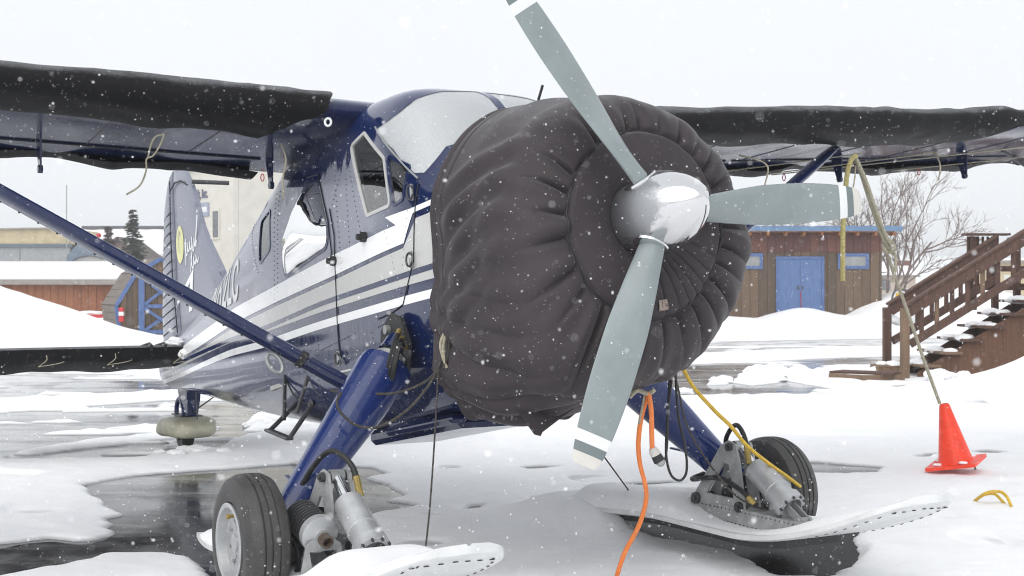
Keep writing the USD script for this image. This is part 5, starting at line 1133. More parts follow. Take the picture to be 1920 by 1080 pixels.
# ================================================================== background
def boards(parent, m, x0, x1, z0, z1, Y, width, ny=-1, gap=.012, thick=.03, holes=(), name='board', mats=None, seed=0):
    """vertical boards on a wall facing the camera, each its own piece; holes: (x0, x1, z0, z1) left open"""
    r = np.random.default_rng(seed); x = x0
    while x < x1 - .02:
        b = min(x + width, x1); segs = [(z0, z1)]
        for hx0, hx1, hz0, hz1 in holes:
            if b - .02 > hx0 and x + .02 < hx1:
                new = []
                for a, c in segs:
                    if hz1 <= a or hz0 >= c: new.append((a, c)); continue
                    if hz0 > a + .03: new.append((a, hz0))
                    if hz1 < c - .03: new.append((hz1, c))
                segs = new
        for a, c in segs:
            obj(name, box(((x + b) / 2, Y + r.uniform(-.004, .004), (a + c) / 2), (b - x - gap, thick, c - a)), mats[r.integers(len(mats))] if mats else m, parent, smooth=False)
        x = b
def flat_box(x0, x1, y0, y1, z0, z1): return box(((x0 + x1) / 2, (y0 + y1) / 2, (z0 + z1) / 2), (x1 - x0, y1 - y0, z1 - z0))
for nm, a, b in (('shed_brown_b', (.11, .076, .052), (.075, .054, .039)), ('shed_brown_c', (.14, .092, .058), (.095, .066, .044)), ('shed_red_b', (.12, .05, .04), (.085, .036, .03)), ('cedar_b', (.28, .105, .048), (.19, .072, .034)), ('cedar_c', (.34, .14, .065), (.24, .095, .045))):
    look_boards(nm, a, b, .2)

# the brown shed with blue double doors
YS = 46.5
shed = thing('shed', 'brown board shed with blue double doors and a blue roof edge', 'shed', (9, YS, .3))
door_h, wl, wr = (9.22, 10.86, .1, 2.68), (7.95, 8.72, 2.28, 2.79), (11.38, 12.42, 2.28, 2.79)
obj('wall', [flat_box(2.5, 12.9, YS + .03, YS + 5, .1, 3.55)], 'shed_brown', shed, smooth=False)
boards(shed, 'shed_brown', 2.6, 12.9, .15, 2.84, YS, .30, holes=[door_h, wl, wr], mats=['shed_brown', 'shed_brown_b', 'shed_brown_c'], seed=1)
boards(shed, 'shed_red', 2.6, 12.9, 2.85, 3.52, YS - .01, .30, mats=['shed_red', 'shed_red_b'], seed=2, name='upper_board')
obj('lower_trim', flat_box(11.2, 12.88, YS - .05, YS - .02, .30, .42), 'trim_orange', shed, smooth=False)
obj('soffit', flat_box(2.4, 13.2, YS - .55, YS + 5.2, 3.53, 3.58), 'trim_orange', shed, smooth=False)
obj('roof', flat_box(2.3, 13.3, YS - .52, YS + 5.3, 3.585, 3.70), 'brown_roof', shed, smooth=False)
obj('fascia', flat_box(2.25, 13.45, YS - .60, YS - .53, 3.56, 3.74), 'blue_fascia', shed, smooth=False)
obj('roof_snow', flat_box(2.4, 13.2, YS - .3, YS + 5.2, 3.70, 3.735), 'snow', shed, smooth=False)
for k in range(18): obj('rafter_tail', flat_box(2.6 + k * .62, 2.68 + k * .62, YS - .52, YS - .04, 3.42, 3.53), 'trim_orange', shed, smooth=False)
for x0, x1 in ((9.30, 10.035), (10.045, 10.78)):
    d = sub('door', shed); obj('door_leaf', flat_box(x0, x1, YS - .045, YS - .005, .15, 2.60), 'blue_door', d, smooth=False)
    obj('door_handle', flat_box(*((x1 - .10, x1 - .05) if x0 < 9.5 else (x0 + .05, x0 + .10)), YS - .075, YS - .046, 1.55, 1.68), 'dark_metal', d, smooth=False)
obj('door_frame', [flat_box(9.20, 9.297, YS - .07, YS - .01, .1, 2.70), flat_box(10.783, 10.88, YS - .07, YS - .01, .1, 2.70), flat_box(9.297, 10.783, YS - .07, YS - .01, 2.603, 2.70)], 'blue_trim', shed, smooth=False)
for x0, x1, z0, z1 in (wl, wr):
    w = sub('window', shed)
    obj('frame', [flat_box(x0 - .02, x0 + .09, YS - .06, YS - .012, z0 - .02, z1 + .02), flat_box(x1 - .09, x1 + .02, YS - .06, YS - .012, z0 - .02, z1 + .02), flat_box(x0 + .09, x1 - .09, YS - .06, YS - .012, z1 - .09, z1 + .02), flat_box(x0 + .09, x1 - .09, YS - .06, YS - .012, z0 - .02, z0 + .09)], 'blue_trim', w, smooth=False)
    obj('pane', flat_box(x0 + .09, x1 - .09, YS - .035, YS - .02, z0 + .09, z1 - .09), 'pane_pale', w, smooth=False)
obj('door_pull_cord', tube([(10.04, YS - .08, 1.5), (10.03, YS - .3, .95), (10.0, YS - .7, .72)], .012, 5), 'strap_red', None, label='thin red cord hanging before the shed doors', cat='cord')

# the wooden stairs on the right
st = thing('wooden_stairs', 'dark red-brown wooden outdoor stairs with railings, snow on the treads', 'stairs', (6.8, 23.4, 0))
YN, YF = 22.85, 24.15
RISE, RUN = .222, .365
def plank(name, a, b, w, t_, m='stair_wood', up=(0, 0, 1)): return obj(name, beam(np.array(a), np.array(b), w, t_, up, .006), m, st, smooth=False)
SL = .625
def zr(x): return 1.33 + (x - 6.78) * SL
for Y, xo, x_end in ((YN, 0.0, 11.6), (YF, .06, 8.78)):
    plank('handrail', (6.74 + xo, Y, zr(6.74)), (x_end, Y, zr(x_end - xo)), .19, .045, up=(-SL, 0, 1))
    plank('rail_board', (6.78 + xo, Y - .04, zr(6.78) - .14), (x_end, Y - .04, zr(x_end - xo) - .14), .04, .19, up=(-SL, 0, 1))
    plank('lower_rail', (6.82 + xo, Y, zr(6.82) - .72), (x_end, Y, zr(x_end - xo) - .72 - (.05 if Y > 23.5 else 0)), .045, .14, up=(-SL, 0, 1))
    zb = .0 if Y < 23.5 else .12
    plank('post', (6.73 + xo, Y - .005, zb), (6.73 + xo, Y - .005, zr(6.73) - .05), .135, .135, 'stair_pale' if Y < 23.5 else 'stair_wood', up=(0, 1, 0))
    n = 18 if Y < 23.5 else 7
    for k in range(n):
        x = 7.03 + xo + k * .262
        if x > x_end - .1: break
        plank('baluster', (x, Y + .035, zr(x - xo) - .78), (x, Y + .035, zr(x - xo) - .06), .075, .035, 'stair_pale' if k % 3 == 1 and Y < 23.5 else 'stair_wood', up=(0, 1, 0))
for k in range(11):
    x0 = 6.98 + k * RUN; z = .26 + k * RISE
    plank('tread', (x0, (YN + YF) / 2, z), (x0 + .36, (YN + YF) / 2, z), 1.42, .045, 'stair_pale' if k < 2 else 'stair_wood')
    plank('riser', (x0 + .37, YN + .08, z - .11), (x0 + .37, YF - .02, z - .11), .03, .17, 'stair_riser')
obj('stringer', prism(Polygon([(6.98, -.3), (6.98, .15), (7.0 + 11 * RUN, .15 + 11 * RISE), (11.6, 2.4), (11.6, -.3)]), (0, YN + .075, 0), (1, 0, 0), (0, 0, 1), (0, 1, 0), .04), 'stair_riser', st, smooth=False)
obj('stringer', prism(Polygon([(7.0, -.3), (7.0, .10), (7.0 + 11 * RUN, .10 + 11 * RISE), (11.6, 2.4), (11.6, -.3)]), (0, YF - .09, 0), (1, 0, 0), (0, 0, 1), (0, 1, 0), .04), 'stair_riser', st, smooth=False)
# landing railing at the head of the far side
for x in (8.40, 8.80, 9.2):
    plank('post', (x, YF + .15, 1.2), (x, YF + .15, 2.54), .11, .11, up=(0, 1, 0))
plank('handrail', (8.22, YF + .15, 2.575), (9.05, YF + .15, 2.575), .22, .04); plank('handrail', (9.05, YF + .15, 2.50), (11.6, YF + .15, 2.50), .18, .04)
for k in range(5): plank('baluster', (8.32 + .09 * k, YF + .18, 1.65), (8.32 + .09 * k, YF + .18, 2.54), .04, .035, up=(0, 1, 0))
plank('lower_rail', (8.3, YF + .15, 1.62), (11.6, YF + .15, 1.62), .045, .12); plank('lower_rail', (8.9, YF + .12, 1.95), (11.6, YF + .12, 1.95), .045, .10)
plank('landing_board', (9.6, (YN + YF) / 2, 1.72), (11.6, (YN + YF) / 2, 1.72), 1.4, .05)
fs = thing('step_box', 'pale wooden box step at the foot of the wooden stairs', 'step', (6.55, 23.7, 0))
obj('top_board', [box((6.62, 23.35, .225), (.46, .28, .04), bev=.006)], 'stair_pale', fs, smooth=False); obj('top_board', box((6.62, 23.65, .225), (.46, .28, .04), bev=.006), 'stair_pale', fs, smooth=False)
for k in range(2): obj('front_board', box((6.49 + k * .215, 23.20, .10), (.20, .03, .21), bev=.005), 'stair_pale', fs, smooth=False)
obj('side_board', box((6.40, 23.5, .10), (.03, .6, .21)), 'stair_pale', fs, smooth=False)
pal = thing('pallet', 'low pale timber platform lying before the stairs', 'platform', (5.9, 22.6, 0))
obj('deck_board', prism(Polygon([(5.45, 22.9), (6.35, 22.25), (6.62, 22.72), (5.78, 23.3)]), (0, 0, .14), (1, 0, 0), (0, 1, 0), (0, 0, 1), .035), 'stair_wood', pal, smooth=False)
obj('side_board', beam(np.array([5.45, 22.9, .07]), np.array([5.86, 22.35, .07]), .035, .14), 'stair_pale', pal, smooth=False); obj('side_board', beam(np.array([5.86, 22.33, .07]), np.array([6.62, 22.50, .07]), .035, .14), 'stair_pale', pal, smooth=False)
cl_ = []
rs = np.random.default_rng(12)
for k in range(10):
    for j in range(3):
        cl_.append(lump((6.98 + k * RUN + rs.uniform(.05, .26), YN + .22 + .28 * j + rs.uniform(-.06, .1), .285 + k * RISE), rs.uniform(.07, .15), (1.2, 1.2, .5), k * 5 + j, 2))
for k in range(5): cl_.append(lump((6.5 + rs.uniform(0, .35), 23.3 + rs.uniform(0, .4), .25), rs.uniform(.08, .13), (1.2, 1.2, .6), 90 + k, 2))
obj('stair_snow', cl_, 'snow', None, smooth=True, kind='stuff', label='lumps of snow lying on the stair treads')
cl_ = [lump((6.95 + rs.uniform(0, .6), 22.3 + rs.uniform(-.2, .3), .05 + rs.uniform(0, .12)), rs.uniform(.05, .12), (1.2, 1, .8), 200 + k, 2) for k in range(26)] + [lump((4.6 + k * .13 + rs.uniform(-.05, .05), 24.4 + rs.uniform(-1, .3), .05), rs.uniform(.08, .22), (1.4, 1.2, .8), 300 + k, 3) for k in range(20)]
cl_ += [lump(gp(u, v, .02), rr, (1.5, 1.2, .8), 400 + k, 3) for k, (u, v, rr) in enumerate([(1345, 716, .10), (1356, 715, .12), (1395, 713, .10), (1410, 710, .16), (1428, 707, .20), (1445, 707, .17), (1458, 713, .10), (1275, 737, .10), (1285, 737, .09), (480, 798, .10), (505, 792, .16), (530, 788, .17), (560, 785, .12), (600, 782, .12), (630, 780, .1), (350, 846, .07), (372, 848, .08), (395, 846, .06), (330, 852, .06), (300, 850, .05), (560, 866, .05), (420, 850, .07)])]
obj('snow_clods', cl_, 'snow', None, smooth=True, kind='stuff', label='clods of ploughed snow along the wet lanes')

# left: long orange-brown building with a snowy roof
YO = 52.0
lb = thing('low_building', 'long low orange-brown board building under a thick snowy roof', 'building', (-20, YO, 0))
obj('wall', flat_box(-34, -15.0, YO + .03, YO + 7, -.2, 1.75), 'cedar_orange', lb, smooth=False)
boards(lb, 'cedar_orange', -24, -15.0, .0, 1.74, YO, .30, mats=['cedar_orange', 'cedar_b', 'cedar_c'], seed=5)
obj('fascia', flat_box(-34.3, -14.6, YO - .5, YO - .42, 1.73, 1.93), 'fascia_grey', lb, smooth=False)
obj('roof', outward(loft([np.array([(x, YO - .42, 1.75), (x, YO - .42, 1.88), (x, YO + 4, 2.58), (x, YO + 8, 1.9), (x, YO + 8, 1.75)]) for x in (-34.2, -14.7)])), 'brown_roof', lb, smooth=False)
sec = []
for x in np.linspace(-34.2, -14.7, 70):
    w1 = .03 * float(meshkit.fbm(np.array([x * 1.1, 3, 0]), 3, 2))
    sec.append(np.array([(x, YO - .46, 1.92), (x, YO - .50, 2.0 + w1), (x, YO - .3, 2.08 + w1), (x, YO + 3.4, 2.68 + w1), (x, YO + 4.2, 2.72), (x, YO + 5, 2.6), (x, YO + 4.5, 2.48)]))
obj('roof_snow', outward(loft(sec)), 'snow', lb, smooth=40)
# small gambrel barn with blue braces
ang = math.radians(-27); bx, by = np.array([math.cos(ang), -math.sin(ang), 0]), np.array([math.sin(ang), math.cos(ang), 0])
bo_ = np.array([(300 - 960) / 2500 * 44.0, 44.0, .08])
barn = thing('small_barn', 'small brown gambrel-roofed barn with blue timber bracing behind the rudder', 'barn', bo_)
gam = [(-1.30, .0), (-1.42, .95), (-.80, 1.98), (0, 2.48), (.80, 1.98), (1.42, .95), (1.30, .0)]
obj('wall', prism(Polygon(gam), bo_ + by * .03, bx, np.array([0, 0, 1.]), by, 2.4), 'shed_brown_b', barn, smooth=False)
k = -1.28
while k < 1.28:
    b = k + .20; c = (k + b) / 2; zt = np.interp(abs(c), [0, .80, 1.42], [2.44, 1.93, .95]) - .02
    obj('board', box(bo_ + bx * c + np.array([0, 0, zt / 2]), (.188, .04, zt), [bx, by, np.array([0, 0, 1.])]), ['shed_brown', 'shed_brown_b', 'shed_brown_c'][int((k + 2) * 5) % 3], barn, smooth=False); k = b
def btrim(p, q, w=.11, d=.035, m='blue_trim', name='trim'):
    P0 = bo_ + bx * p[0] + np.array([0, 0, p[1]]) - by * d; P1 = bo_ + bx * q[0] + np.array([0, 0, q[1]]) - by * d
    obj(name, beam(P0, P1, .03, w, np.cross(by, P1 - P0)), m, barn, smooth=False)
for p, q in zip(gam[:-1], gam[1:]): btrim(p, q, .13, .05)
btrim((-.62, .02), (-.62, 2.02), .19, .085, name='door_post'); btrim((.62, .02), (.62, 2.02), .19, .085, name='door_post')
for z in (.08, .92, 1.86): btrim((-.52, z), (.52, z), .13, .05, name='door_rail')
for z0, z1 in ((.12, .86), (.98, 1.80)):
    btrim((-.52, z0), (.52, z1), .10, .085, name='door_brace'); btrim((-.52, z1), (.52, z0), .10, .12, name='door_brace')
for sgn in (-1, 1):
    for p, q in (((1.42, .95), (.80, 1.98)), ((.80, 1.98), (0, 2.48)), ((1.42, .95), (1.30, 0))):
        a0, a1 = bo_ + bx * sgn * p[0] + np.array([0, 0, p[1]]), bo_ + bx * sgn * q[0] + np.array([0, 0, q[1]])
        for kk in range(4):
            f0, f1 = kk / 4, (kk + 1) / 4 - .01
            b0, b1 = a0 + (a1 - a0) * f0, a0 + (a1 - a0) * f1; o = unit(np.cross(by, a1 - a0)) * (-.05 if sgn > 0 else .05)
            if (o @ (a0 - bo_ - np.array([0, 0, 1.0]))) < 0: o = -o
            obj('shingle_course', trimesh.convex.convex_hull(np.array([b0, b1, b0 + by * 2.4, b1 + by * 2.4, b0 + o * (1.0 - .3 * kk % 1), b1 + o * .7, b0 + o + by * 2.4, b1 + o * .7 + by * 2.4]) - by * .02), 'roof_shingle', barn, smooth=False)
ex = thing('fire_extinguisher_box', 'small red and white box on the corner of the gambrel barn', 'box', bo_ + bx * -1.27 + np.array([0, 0, .4]) - by * .15)
obj('red_box', box(bo_ + bx * -1.27 - by * .14 + np.array([0, 0, .52]), (.15, .12, .20), bev=.02), 'red_plastic', ex, smooth=False); obj('red_top', box(bo_ + bx * -1.27 - by * .14 + np.array([0, 0, .82]), (.15, .12, .14), bev=.02), 'red_plastic', ex, smooth=False); obj('white_band', box(bo_ + bx * -1.27 - by * .14 + np.array([0, 0, .685]), (.152, .122, .128)), 'blade_white', ex, smooth=False)
sld = thing('red_sledge', 'low red sledge dusted with snow below the orange-brown building', 'sledge', (-14.6, 46, .55))
obj('tub', outward(loft([np.array([(-15.0 + .0, 45.7, z0), (-15.0, 46.3, z0), (-15.0, 46.3, z0 + .12), (-15.0, 45.7, z0 + .12)]) + np.array([dx, 0, 0]) for dx, z0 in ((0, .60), (.5, .56), (1.0, .58))])), 'red_plastic', sld, smooth=False)
obj('snow_load', lump((-14.6, 46.05, .72), .5, (1.1, .5, .18), 2, 3), 'snow', sld, smooth=True)

# far left buildings
tb = thing('tan_hangar', 'tan flat-fronted hangar with a dark band over grey doors', 'hangar', (-40, 90, 0))
obj('upper_wall', outward(loft([np.array([(-60, y, 4.58), (-29.9, y, 4.58), (-29.9, y, 5.62), (-36, y, 5.52), (-60, y, 5.12)]) for y in (90, 112)])), 'tan_wall', tb, smooth=False)
obj('parapet_cap', beam(np.array([-36, 89.9, 5.56]), np.array([-60, 89.9, 5.16]), .3, .10), 'fascia_grey', tb, smooth=False); obj('parapet_cap', beam(np.array([-29.8, 89.9, 5.66]), np.array([-36, 89.9, 5.56]), .3, .10), 'fascia_grey', tb, smooth=False)
obj('door_band', flat_box(-60, -29.8, 89.9, 90.4, 4.36, 4.575), 'slate_band', tb, smooth=False)
for k in range(9): obj('hangar_door', flat_box(-60 + k * 3.35, -60 + k * 3.35 + 3.3, 90.05 + .03 * (k % 2), 90.3, -.2, 4.35), 'grey_wall', tb, smooth=False)
sb = thing('snow_roofed_hall', 'long hall under a broad snow-covered roof behind the conifers', 'building', (-28, 97, 0))
obj('wall', flat_box(-31.2, -18, 93, 104, -.2, 3.7), 'grey_wall', sb, smooth=False)
obj('roof', outward(loft([np.array([(x, 92, 3.62), (x, 98, 6.05), (x, 104, 3.62), (x, 104, 3.5), (x, 92, 3.5)]) for x in (-31.6, -17.5)])), 'brown_roof', sb, smooth=False)
sec = []
for x in np.linspace(-31.4, -17.7, 40):
    a = .25 * float(meshkit.fbm(np.array([x * .9, 1, 0]), 3, 4)); sec.append(np.array([(x, 92.2 + a, 3.72 + a * .4), (x, 92.1 + a, 3.90 + a * .4), (x, 97.3 - a * 2, 5.98 - a * .8), (x, 97.4 - a * 2, 5.82 - a * .8)]))
obj('roof_snow', outward(loft(sec)), 'snow', sb, smooth=30)
obj('ridge_cap', flat_box(-31.6, -17.5, 97.9, 98.1, 6.0, 6.16), 'slate_band', sb, smooth=False)
gb = thing('brown_gable_hut', 'small brown gabled hut just above the near wing strut', 'hut', (-24, 80, 0))
obj('wall', prism(Polygon([(-25.0, -.2), (-21.6, -.2), (-21.6, 3.0), (-23.6, 4.55), (-25.0, 3.6)]), (0, 80.03, 0), (1, 0, 0), (0, 0, 1), (0, 1, 0), 4), 'fascia_grey', gb, smooth=False)
obj('roof', [beam(np.array([-23.6, 82, 4.62]), np.array([-21.2, 82, 2.76]), 4.6, .14, (1, 0, 1)), beam(np.array([-23.6, 82, 4.62]), np.array([-25.4, 82, 3.35]), 4.6, .14, (-1, 0, 1))], 'brown_roof', gb, smooth=False)
obj('front_gable', prism(Polygon([(-24.9, 2.2), (-21.9, 2.2), (-21.9, 3.1), (-23.6, 4.4), (-24.9, 3.5)]), (0, 79.96, 0), (1, 0, 0), (0, 0, 1), (0, 1, 0), .05), 'bark', gb, smooth=False)
cv = thing('covered_vehicle', 'pale vehicle beneath a blue tarpaulin beside the tan hangar', 'vehicle', (-20, 60, 0))
obj('body', outward(loft([np.array([(x, y, z) for y, z in ((60, 1.2), (60, z1), (62, z1), (62, 1.2))]) for x, z1 in ((-20.4, 2.4), (-19.9, 2.9), (-19.0, 3.2), (-18.6, 3.1), (-18.3, 2.5))])), 'grey_paint', cv, smooth=30)
obj('tarpaulin', outward(loft([np.array([(x, y, z) for y, z in ((59.9, z1 - .55), (59.9, z1), (62.1, z1), (62.1, z1 - .5))]) for x, z1 in ((-20.0, 3.05), (-19.6, 3.5), (-19.0, 3.62), (-18.4, 3.5))])), 'tarpaulin', cv, smooth=30)
obj('window_screen', box((-19.3, 59.86, 2.6), (.7, .05, .4)), 'pane_pale', cv, smooth=False)
ml = thing('marker_mast', 'thin mast topped by a red marker ball near the brown hut', 'mast', (-21.7, 70, 0))
obj('pole', rod((-21.7, 70, 0), (-21.7, 70, 4.3), .03, 6), 'grey_metal', ml); obj('ball', lump((-21.7, 70, 4.36), .13, (1, 1, 1), 0, 3, 0.0), 'red_plastic', ml, smooth=True)
obj('thin_mast', rod((-29.4, 88, 0), (-29.4, 88, 8.4), .035, 6), 'grey_metal', None, label='tall thin bare mast standing behind the tan hangar', cat='mast')

# cream building behind the fin, sign on its receding wall
cc = np.array([-12.95, 62, 0]); dl = np.array([-.64, .768, 0]); dr_ = np.array([.80, .60, 0]); nl = np.array([-.768, -.64, 0])
cb = thing('cream_building', 'tall cream building with small dark lettering and a slim window, behind the tail fin', 'building', cc)
obj('wall', prism(Polygon([(0, 0), (5.2, 0), (5.2, 7.25), (0, 8.4)]), cc, dl, np.array([0, 0, 1.]), -nl, .25), 'cream_wall', cb, smooth=False)
obj('wall', prism(Polygon([(.26, 0), (14, 0), (14, 8.4), (.26, 8.4)]), cc, dr_, np.array([0, 0, 1.]), np.array([-.6, .8, 0]), .25), 'cream_wall', cb, smooth=False)
obj('roof_edge', beam(cc + dl * 5.35 + nl * .1 + np.array([0, 0, 7.30]), cc + nl * .1 + np.array([0, 0, 8.52]), .5, .28), 'blue_fascia', cb, smooth=False)
obj('roof', prism(Polygon([(0, 0), (5.3, 0), (5.3, 10), (0, 10)]), cc + np.array([0, 0, 8.4]), unit(dl * 5.2 + np.array([0, 0, -1.15])), dr_, np.array([0, 0, 1.]), .1), 'brown_roof', cb, smooth=False)
wd = sub('window', cb); wz0, wz1, ws0, ws1 = 4.0, 5.25, 1.42, 2.0
obj('frame', [prism(Polygon([(ws0 - .12, wz0 - .1), (ws1 + .12, wz0 - .1), (ws1 + .12, wz1 + .1), (ws0 - .12, wz1 + .1)], [[(ws0, wz0), (ws1, wz0), (ws1, wz1), (ws0, wz1)]]), cc + nl * .05, dl, np.array([0, 0, 1.]), -nl, .048)], 'cream_wall', wd, smooth=False)
obj('pane', prism(Polygon([(ws0, wz0), (ws1, wz0), (ws1, wz1), (ws0, wz1)]), cc + nl * .02, dl, np.array([0, 0, 1.]), -nl, .015), 'pane_dark', wd, smooth=False)
t = meshkit.text_mesh('kee Air, Inc.', .40, .04, bold=True); v = np.array(t.vertices); w = v[:, 0].max()
obj('sign_lettering', trimesh.Trimesh(cc + nl * (.005 + v[:, 2:3]) + dl * (2.55 + (w - v[:, 0:1]) * .62) + np.array([0, 0, 1.]) * (5.95 + v[:, 1:2]), t.faces, process=False), 'sign_letter', cb, smooth=False)
pl_ = sub('sign_plate', cb)
obj('plate', prism(Polygon([(2.45, 5.10), (3.75, 5.10), (3.75, 5.66), (2.45, 5.66)]).buffer(.05), cc + nl * .06, dl, np.array([0, 0, 1.]), -nl, .055), 'sign_blue', pl_, smooth=False)
obj('plate_panel', prism(Polygon([(2.55, 5.25), (3.6, 5.25), (3.6, 5.5), (2.55, 5.5)]), cc + nl * .072, dl, np.array([0, 0, 1.]), -nl, .01), 'blade_white', pl_, smooth=False)
obj('nav_antenna', rod(B([-7.50, -.02, 2.06]), B([-7.46, .34, 2.05]), .022), 'dark_metal', plane)

# right: tan house, hut panel, half-buried handlebar
th_ = thing('tan_house', 'small tan house with a snowy roof beyond the shed corner', 'house', (32, 110, 0))
obj('wall', flat_box(26.5, 33.3, 110, 118, .5, 2.55), 'pink_tan', th_, smooth=False); obj('fascia', flat_box(26.3, 33.6, 109.7, 109.8, 2.5, 2.68), 'fascia_grey', th_, smooth=False)
obj('roof_snow', outward(loft([np.array([(x, 109.6, 2.66), (x, 109.6, 2.85), (x, 113, 3.75), (x, 118, 2.9), (x, 118, 2.6)]) for x in (26.2, 33.5)])), 'snow', th_, smooth=False)
obj('ridge_cap', flat_box(26.2, 31.2, 112.8, 113.1, 3.76, 3.9), 'fascia_grey', th_, smooth=False); obj('chimney', flat_box(32.4, 33.4, 112, 113, 2.8, 3.9), 'shed_red', th_, smooth=False); obj('window', flat_box(30.4, 31.2, 109.94, 109.99, 1.4, 2.3), 'pane_dark', th_, smooth=False)
hp_ = thing('yellow_hut', 'pale yellow hut seen through the stair railing', 'hut', (30, 80, 0))
obj('wall', flat_box(28.9, 31.6, 80, 83, .3, 3.1), 'tan_wall', hp_, smooth=False); obj('roof', flat_box(28.7, 31.8, 79.7, 83.2, 3.105, 3.25), 'fascia_grey', hp_, smooth=False); obj('roof_snow', flat_box(28.75, 31.75, 79.75, 83.1, 3.255, 3.4), 'snow', hp_, smooth=False); obj('door', flat_box(29.5, 30.4, 79.95, 79.99, .3, 2.4), 'cream_wall', hp_, smooth=False)
hb = thing('snow_scooter', 'snow scooter handlebar with red and yellow grips poking from a drift', 'scooter', (10.8, 38, .6))
obj('handlebar', tube(spline([(10.66, 38, .55), (10.80, 38, 1.15), (10.92, 38, 1.52), (11.2, 38, 1.54), (11.45, 38, 1.45), (11.6, 38, 1.1)], 6), .03, 8), 'dark_metal', hb)
for x, m in ((10.98, 'cord_yellow'), (11.16, 'red_plastic'), (11.42, 'red_plastic')): obj('grip', lathe((x, 37.95, 1.36), (0, 0, 1), [(-.10, 0), (-.10, .05), (0, .075), (.10, .05), (.10, 0)], 12), m, hb)
obj('windshield', lump((11.2, 38.2, .95), .5, (1, .6, .9), 5, 3), 'snow', hb, smooth=True)

# trees
def bare_tree(name, X, Y, h, n_stem, spread, label, seed, group=None, droop=0.0, z0=0.0):
    r = np.random.default_rng(seed); t_ = thing(name, label, 'tree', (X, Y, z0), group); stems, twigs = [], []
    def grow(p, d, L, rad, depth):
        n = 5; pts = [p]; dd = d.copy()
        for k in range(n):
            dd = unit(dd + r.normal(0, .10, 3) + np.array([0, 0, .05 - droop * (depth > 1)])); pts.append(pts[-1] + dd * L / n)
        m = tube(np.array(pts), np.linspace(rad, rad * .55, n + 1), 6 if depth < 2 else 4, cap=False); (stems if depth < 2 else twigs).append(m)
        if depth >= 4: return
        nb = [4, 5, 4, 3][depth]
        for k in range(nb):
            f = r.uniform(.35, 1.0) if depth else r.uniform(.25, 1.0); i = min(int(f * n), n - 1); q = pts[i] + (pts[i + 1] - pts[i]) * (f * n - i)
            ax_ = unit(r.normal(0, 1, 3)); nd = unit(dd + .75 * unit(np.cross(dd, ax_)) * r.uniform(.5, 1.2)); grow(q, nd, L * r.uniform(.45, .68), max(rad * .5, .007), depth + 1)
    for k in range(n_stem):
        a = k * 2 * math.pi / n_stem + r.uniform(-.4, .4); grow(np.array([X + .15 * math.cos(a), Y + .15 * math.sin(a), z0]), unit(np.array([spread * math.cos(a), spread * .7 * math.sin(a), 1.0])), h * r.uniform(.5, .68), .065 * h / 6.5, 0)
    obj('trunk', stems, 'bark', t_, smooth=40); obj('crown', twigs, 'bark', t_, smooth=False)
bare_tree('bare_tree', 17.1, 61, 7.4, 6, .38, 'bare brown many-stemmed tree rising behind the right end of the shed', 3)
for k, (x, y, h) in enumerate(((11.6, 60, 5.0), (13.0, 62, 5.2), (14.6, 60, 5.4))):
    bare_tree('bare_birch', x, y, h, 4, .35, 'thin bare birch above the shed roof, %s' % ('left of the others', 'between two others', 'right of the others')[k], 20 + k, 'bare birches behind the shed', .10)
def conifer(X, Y, h, w, m, label, seed):
    r = np.random.default_rng(seed); t_ = thing('conifer', label, 'tree', (X, Y, 0)); obj('trunk', tube([(X, Y, 0), (X, Y, h * .97)], [.11, .012], 7), 'bark', t_)
    V, F = [], []
    z = h * .10
    while z < h * .99:
        f = 1 - z / h; L = w * (f ** .85) * r.uniform(.75, 1.15) + .06; nb = int(6 + 5 * f)
        for k in range(nb):
            a = r.uniform(0, 2 * math.pi); LL = L * r.uniform(.55, 1.15); d = np.array([math.cos(a), math.sin(a), 0]); s_ = np.array([-d[1], d[0], 0])
            for q in range(int(12 + 16 * f)):
                u_ = r.uniform(.08, 1); c = np.array([X, Y, z]) + d * LL * u_ + np.array([0, 0, -.22 * LL * u_ ** 1.3 + .12 * LL * u_ ** 3]) + s_ * r.normal(0, .10) * LL * (1.1 - u_)
                e = unit(d * .7 + s_ * r.uniform(-1, 1) + np.array([0, 0, r.uniform(-.6, .15)])); g_ = unit(np.cross(e, r.normal(0, 1, 3))); ln = r.uniform(.10, .24); n0 = len(V)
                V += [c - g_ * .05, c + g_ * .05, c + e * ln]; F.append((n0, n0 + 1, n0 + 2))
        z += h * .019 * r.uniform(.7, 1.3)
    obj('crown', trimesh.Trimesh(np.array(V), np.array(F), process=False), m, t_, smooth=False)
conifer(-19.9, 70, 5.75, 1.35, 'conifer_green', 'green conifer standing alone above the near wing strut', 1)
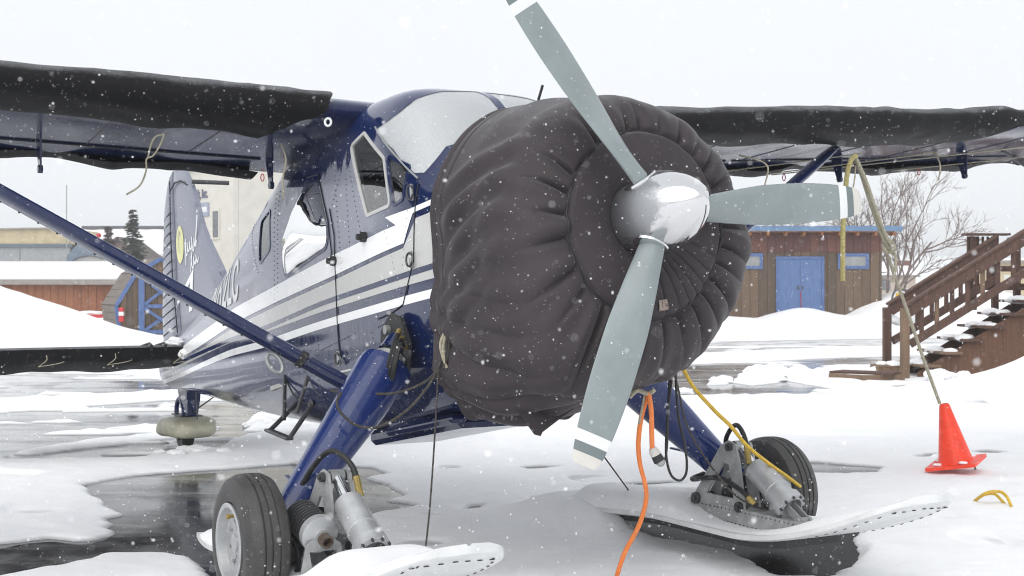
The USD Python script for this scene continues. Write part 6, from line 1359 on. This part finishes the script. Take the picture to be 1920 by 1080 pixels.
conifer(-22.4, 74, 5.1, 1.0, 'conifer_brown', 'reddish brown thin conifer behind the brown hut', 2)
conifer(-18.0, 71, 3.9, 1.0, 'conifer_green', 'short green conifer half hidden behind the rudder', 3)

# ------------------------------------------------------------------ falling snow and the white air
NF = 70000
r = np.random.default_rng(99)
fy = .55 + (11.0 - .55) * r.random(NF) ** .62; fx = (r.random(NF) * 2 - 1) * (fy * .50 + .8); fz = r.random(NF) * (fy * .30 + 1.75 - np.maximum(0, CAMZ - fy * .30 - .2) + .0) + np.maximum(.02, CAMZ - fy * .30 - .2)
FP = np.stack([fx, fy, fz], 1)
pi = UsdGeom.PointInstancer.Define(stage, '/World/snowflakes')
BASE['/World/snowflakes'] = np.zeros(3)
protos = []
for k, (a, b, c) in enumerate(((1, 1, 1), (1.5, .8, .9), (.8, .9, 1.6))):
    m = trimesh.creation.icosphere(1, 1.0); v = np.array(m.vertices) * (1 + .35 * (meshkit.noise(np.array(m.vertices) * 2.3 + k * 5, k)[:, None] - .5)) * np.array([a, b, c]) * .00076
    g = usdkit.mesh(stage, f'/World/snowflakes/flake_{k:03d}' if k else '/World/snowflakes/flake', (v, np.array(m.faces)), look('flake'), smooth=True); protos.append(g.GetPath())
pi.CreatePrototypesRel().SetTargets(protos)
pi.CreateProtoIndicesAttr(Vt.IntArray.FromNumpy(r.integers(0, 3, NF).astype(np.int32)))
pi.CreatePositionsAttr(Vt.Vec3fArray.FromNumpy(FP.astype(np.float32)))
sc_ = (.5 + 1.6 * r.random(NF) ** 5)[:, None] * np.ones((1, 3))
pi.CreateScalesAttr(Vt.Vec3fArray.FromNumpy(sc_.astype(np.float32)))
keys(pi.GetPrim(), 'small snowflakes falling through the air all around', None, None, 'stuff')
HAZE = .0016
MAT(stage, '/World/Looks/haze_look', {'v': ('principled_volume', {'color': (.93, .95, .98), 'density': HAZE, 'anisotropy': .1})}, [], volume='v.volume')
obj('haze', box((0, 100, 8.5), (1830, 1930, 19.0)), 'haze_look', None, smooth=False, kind='stuff')
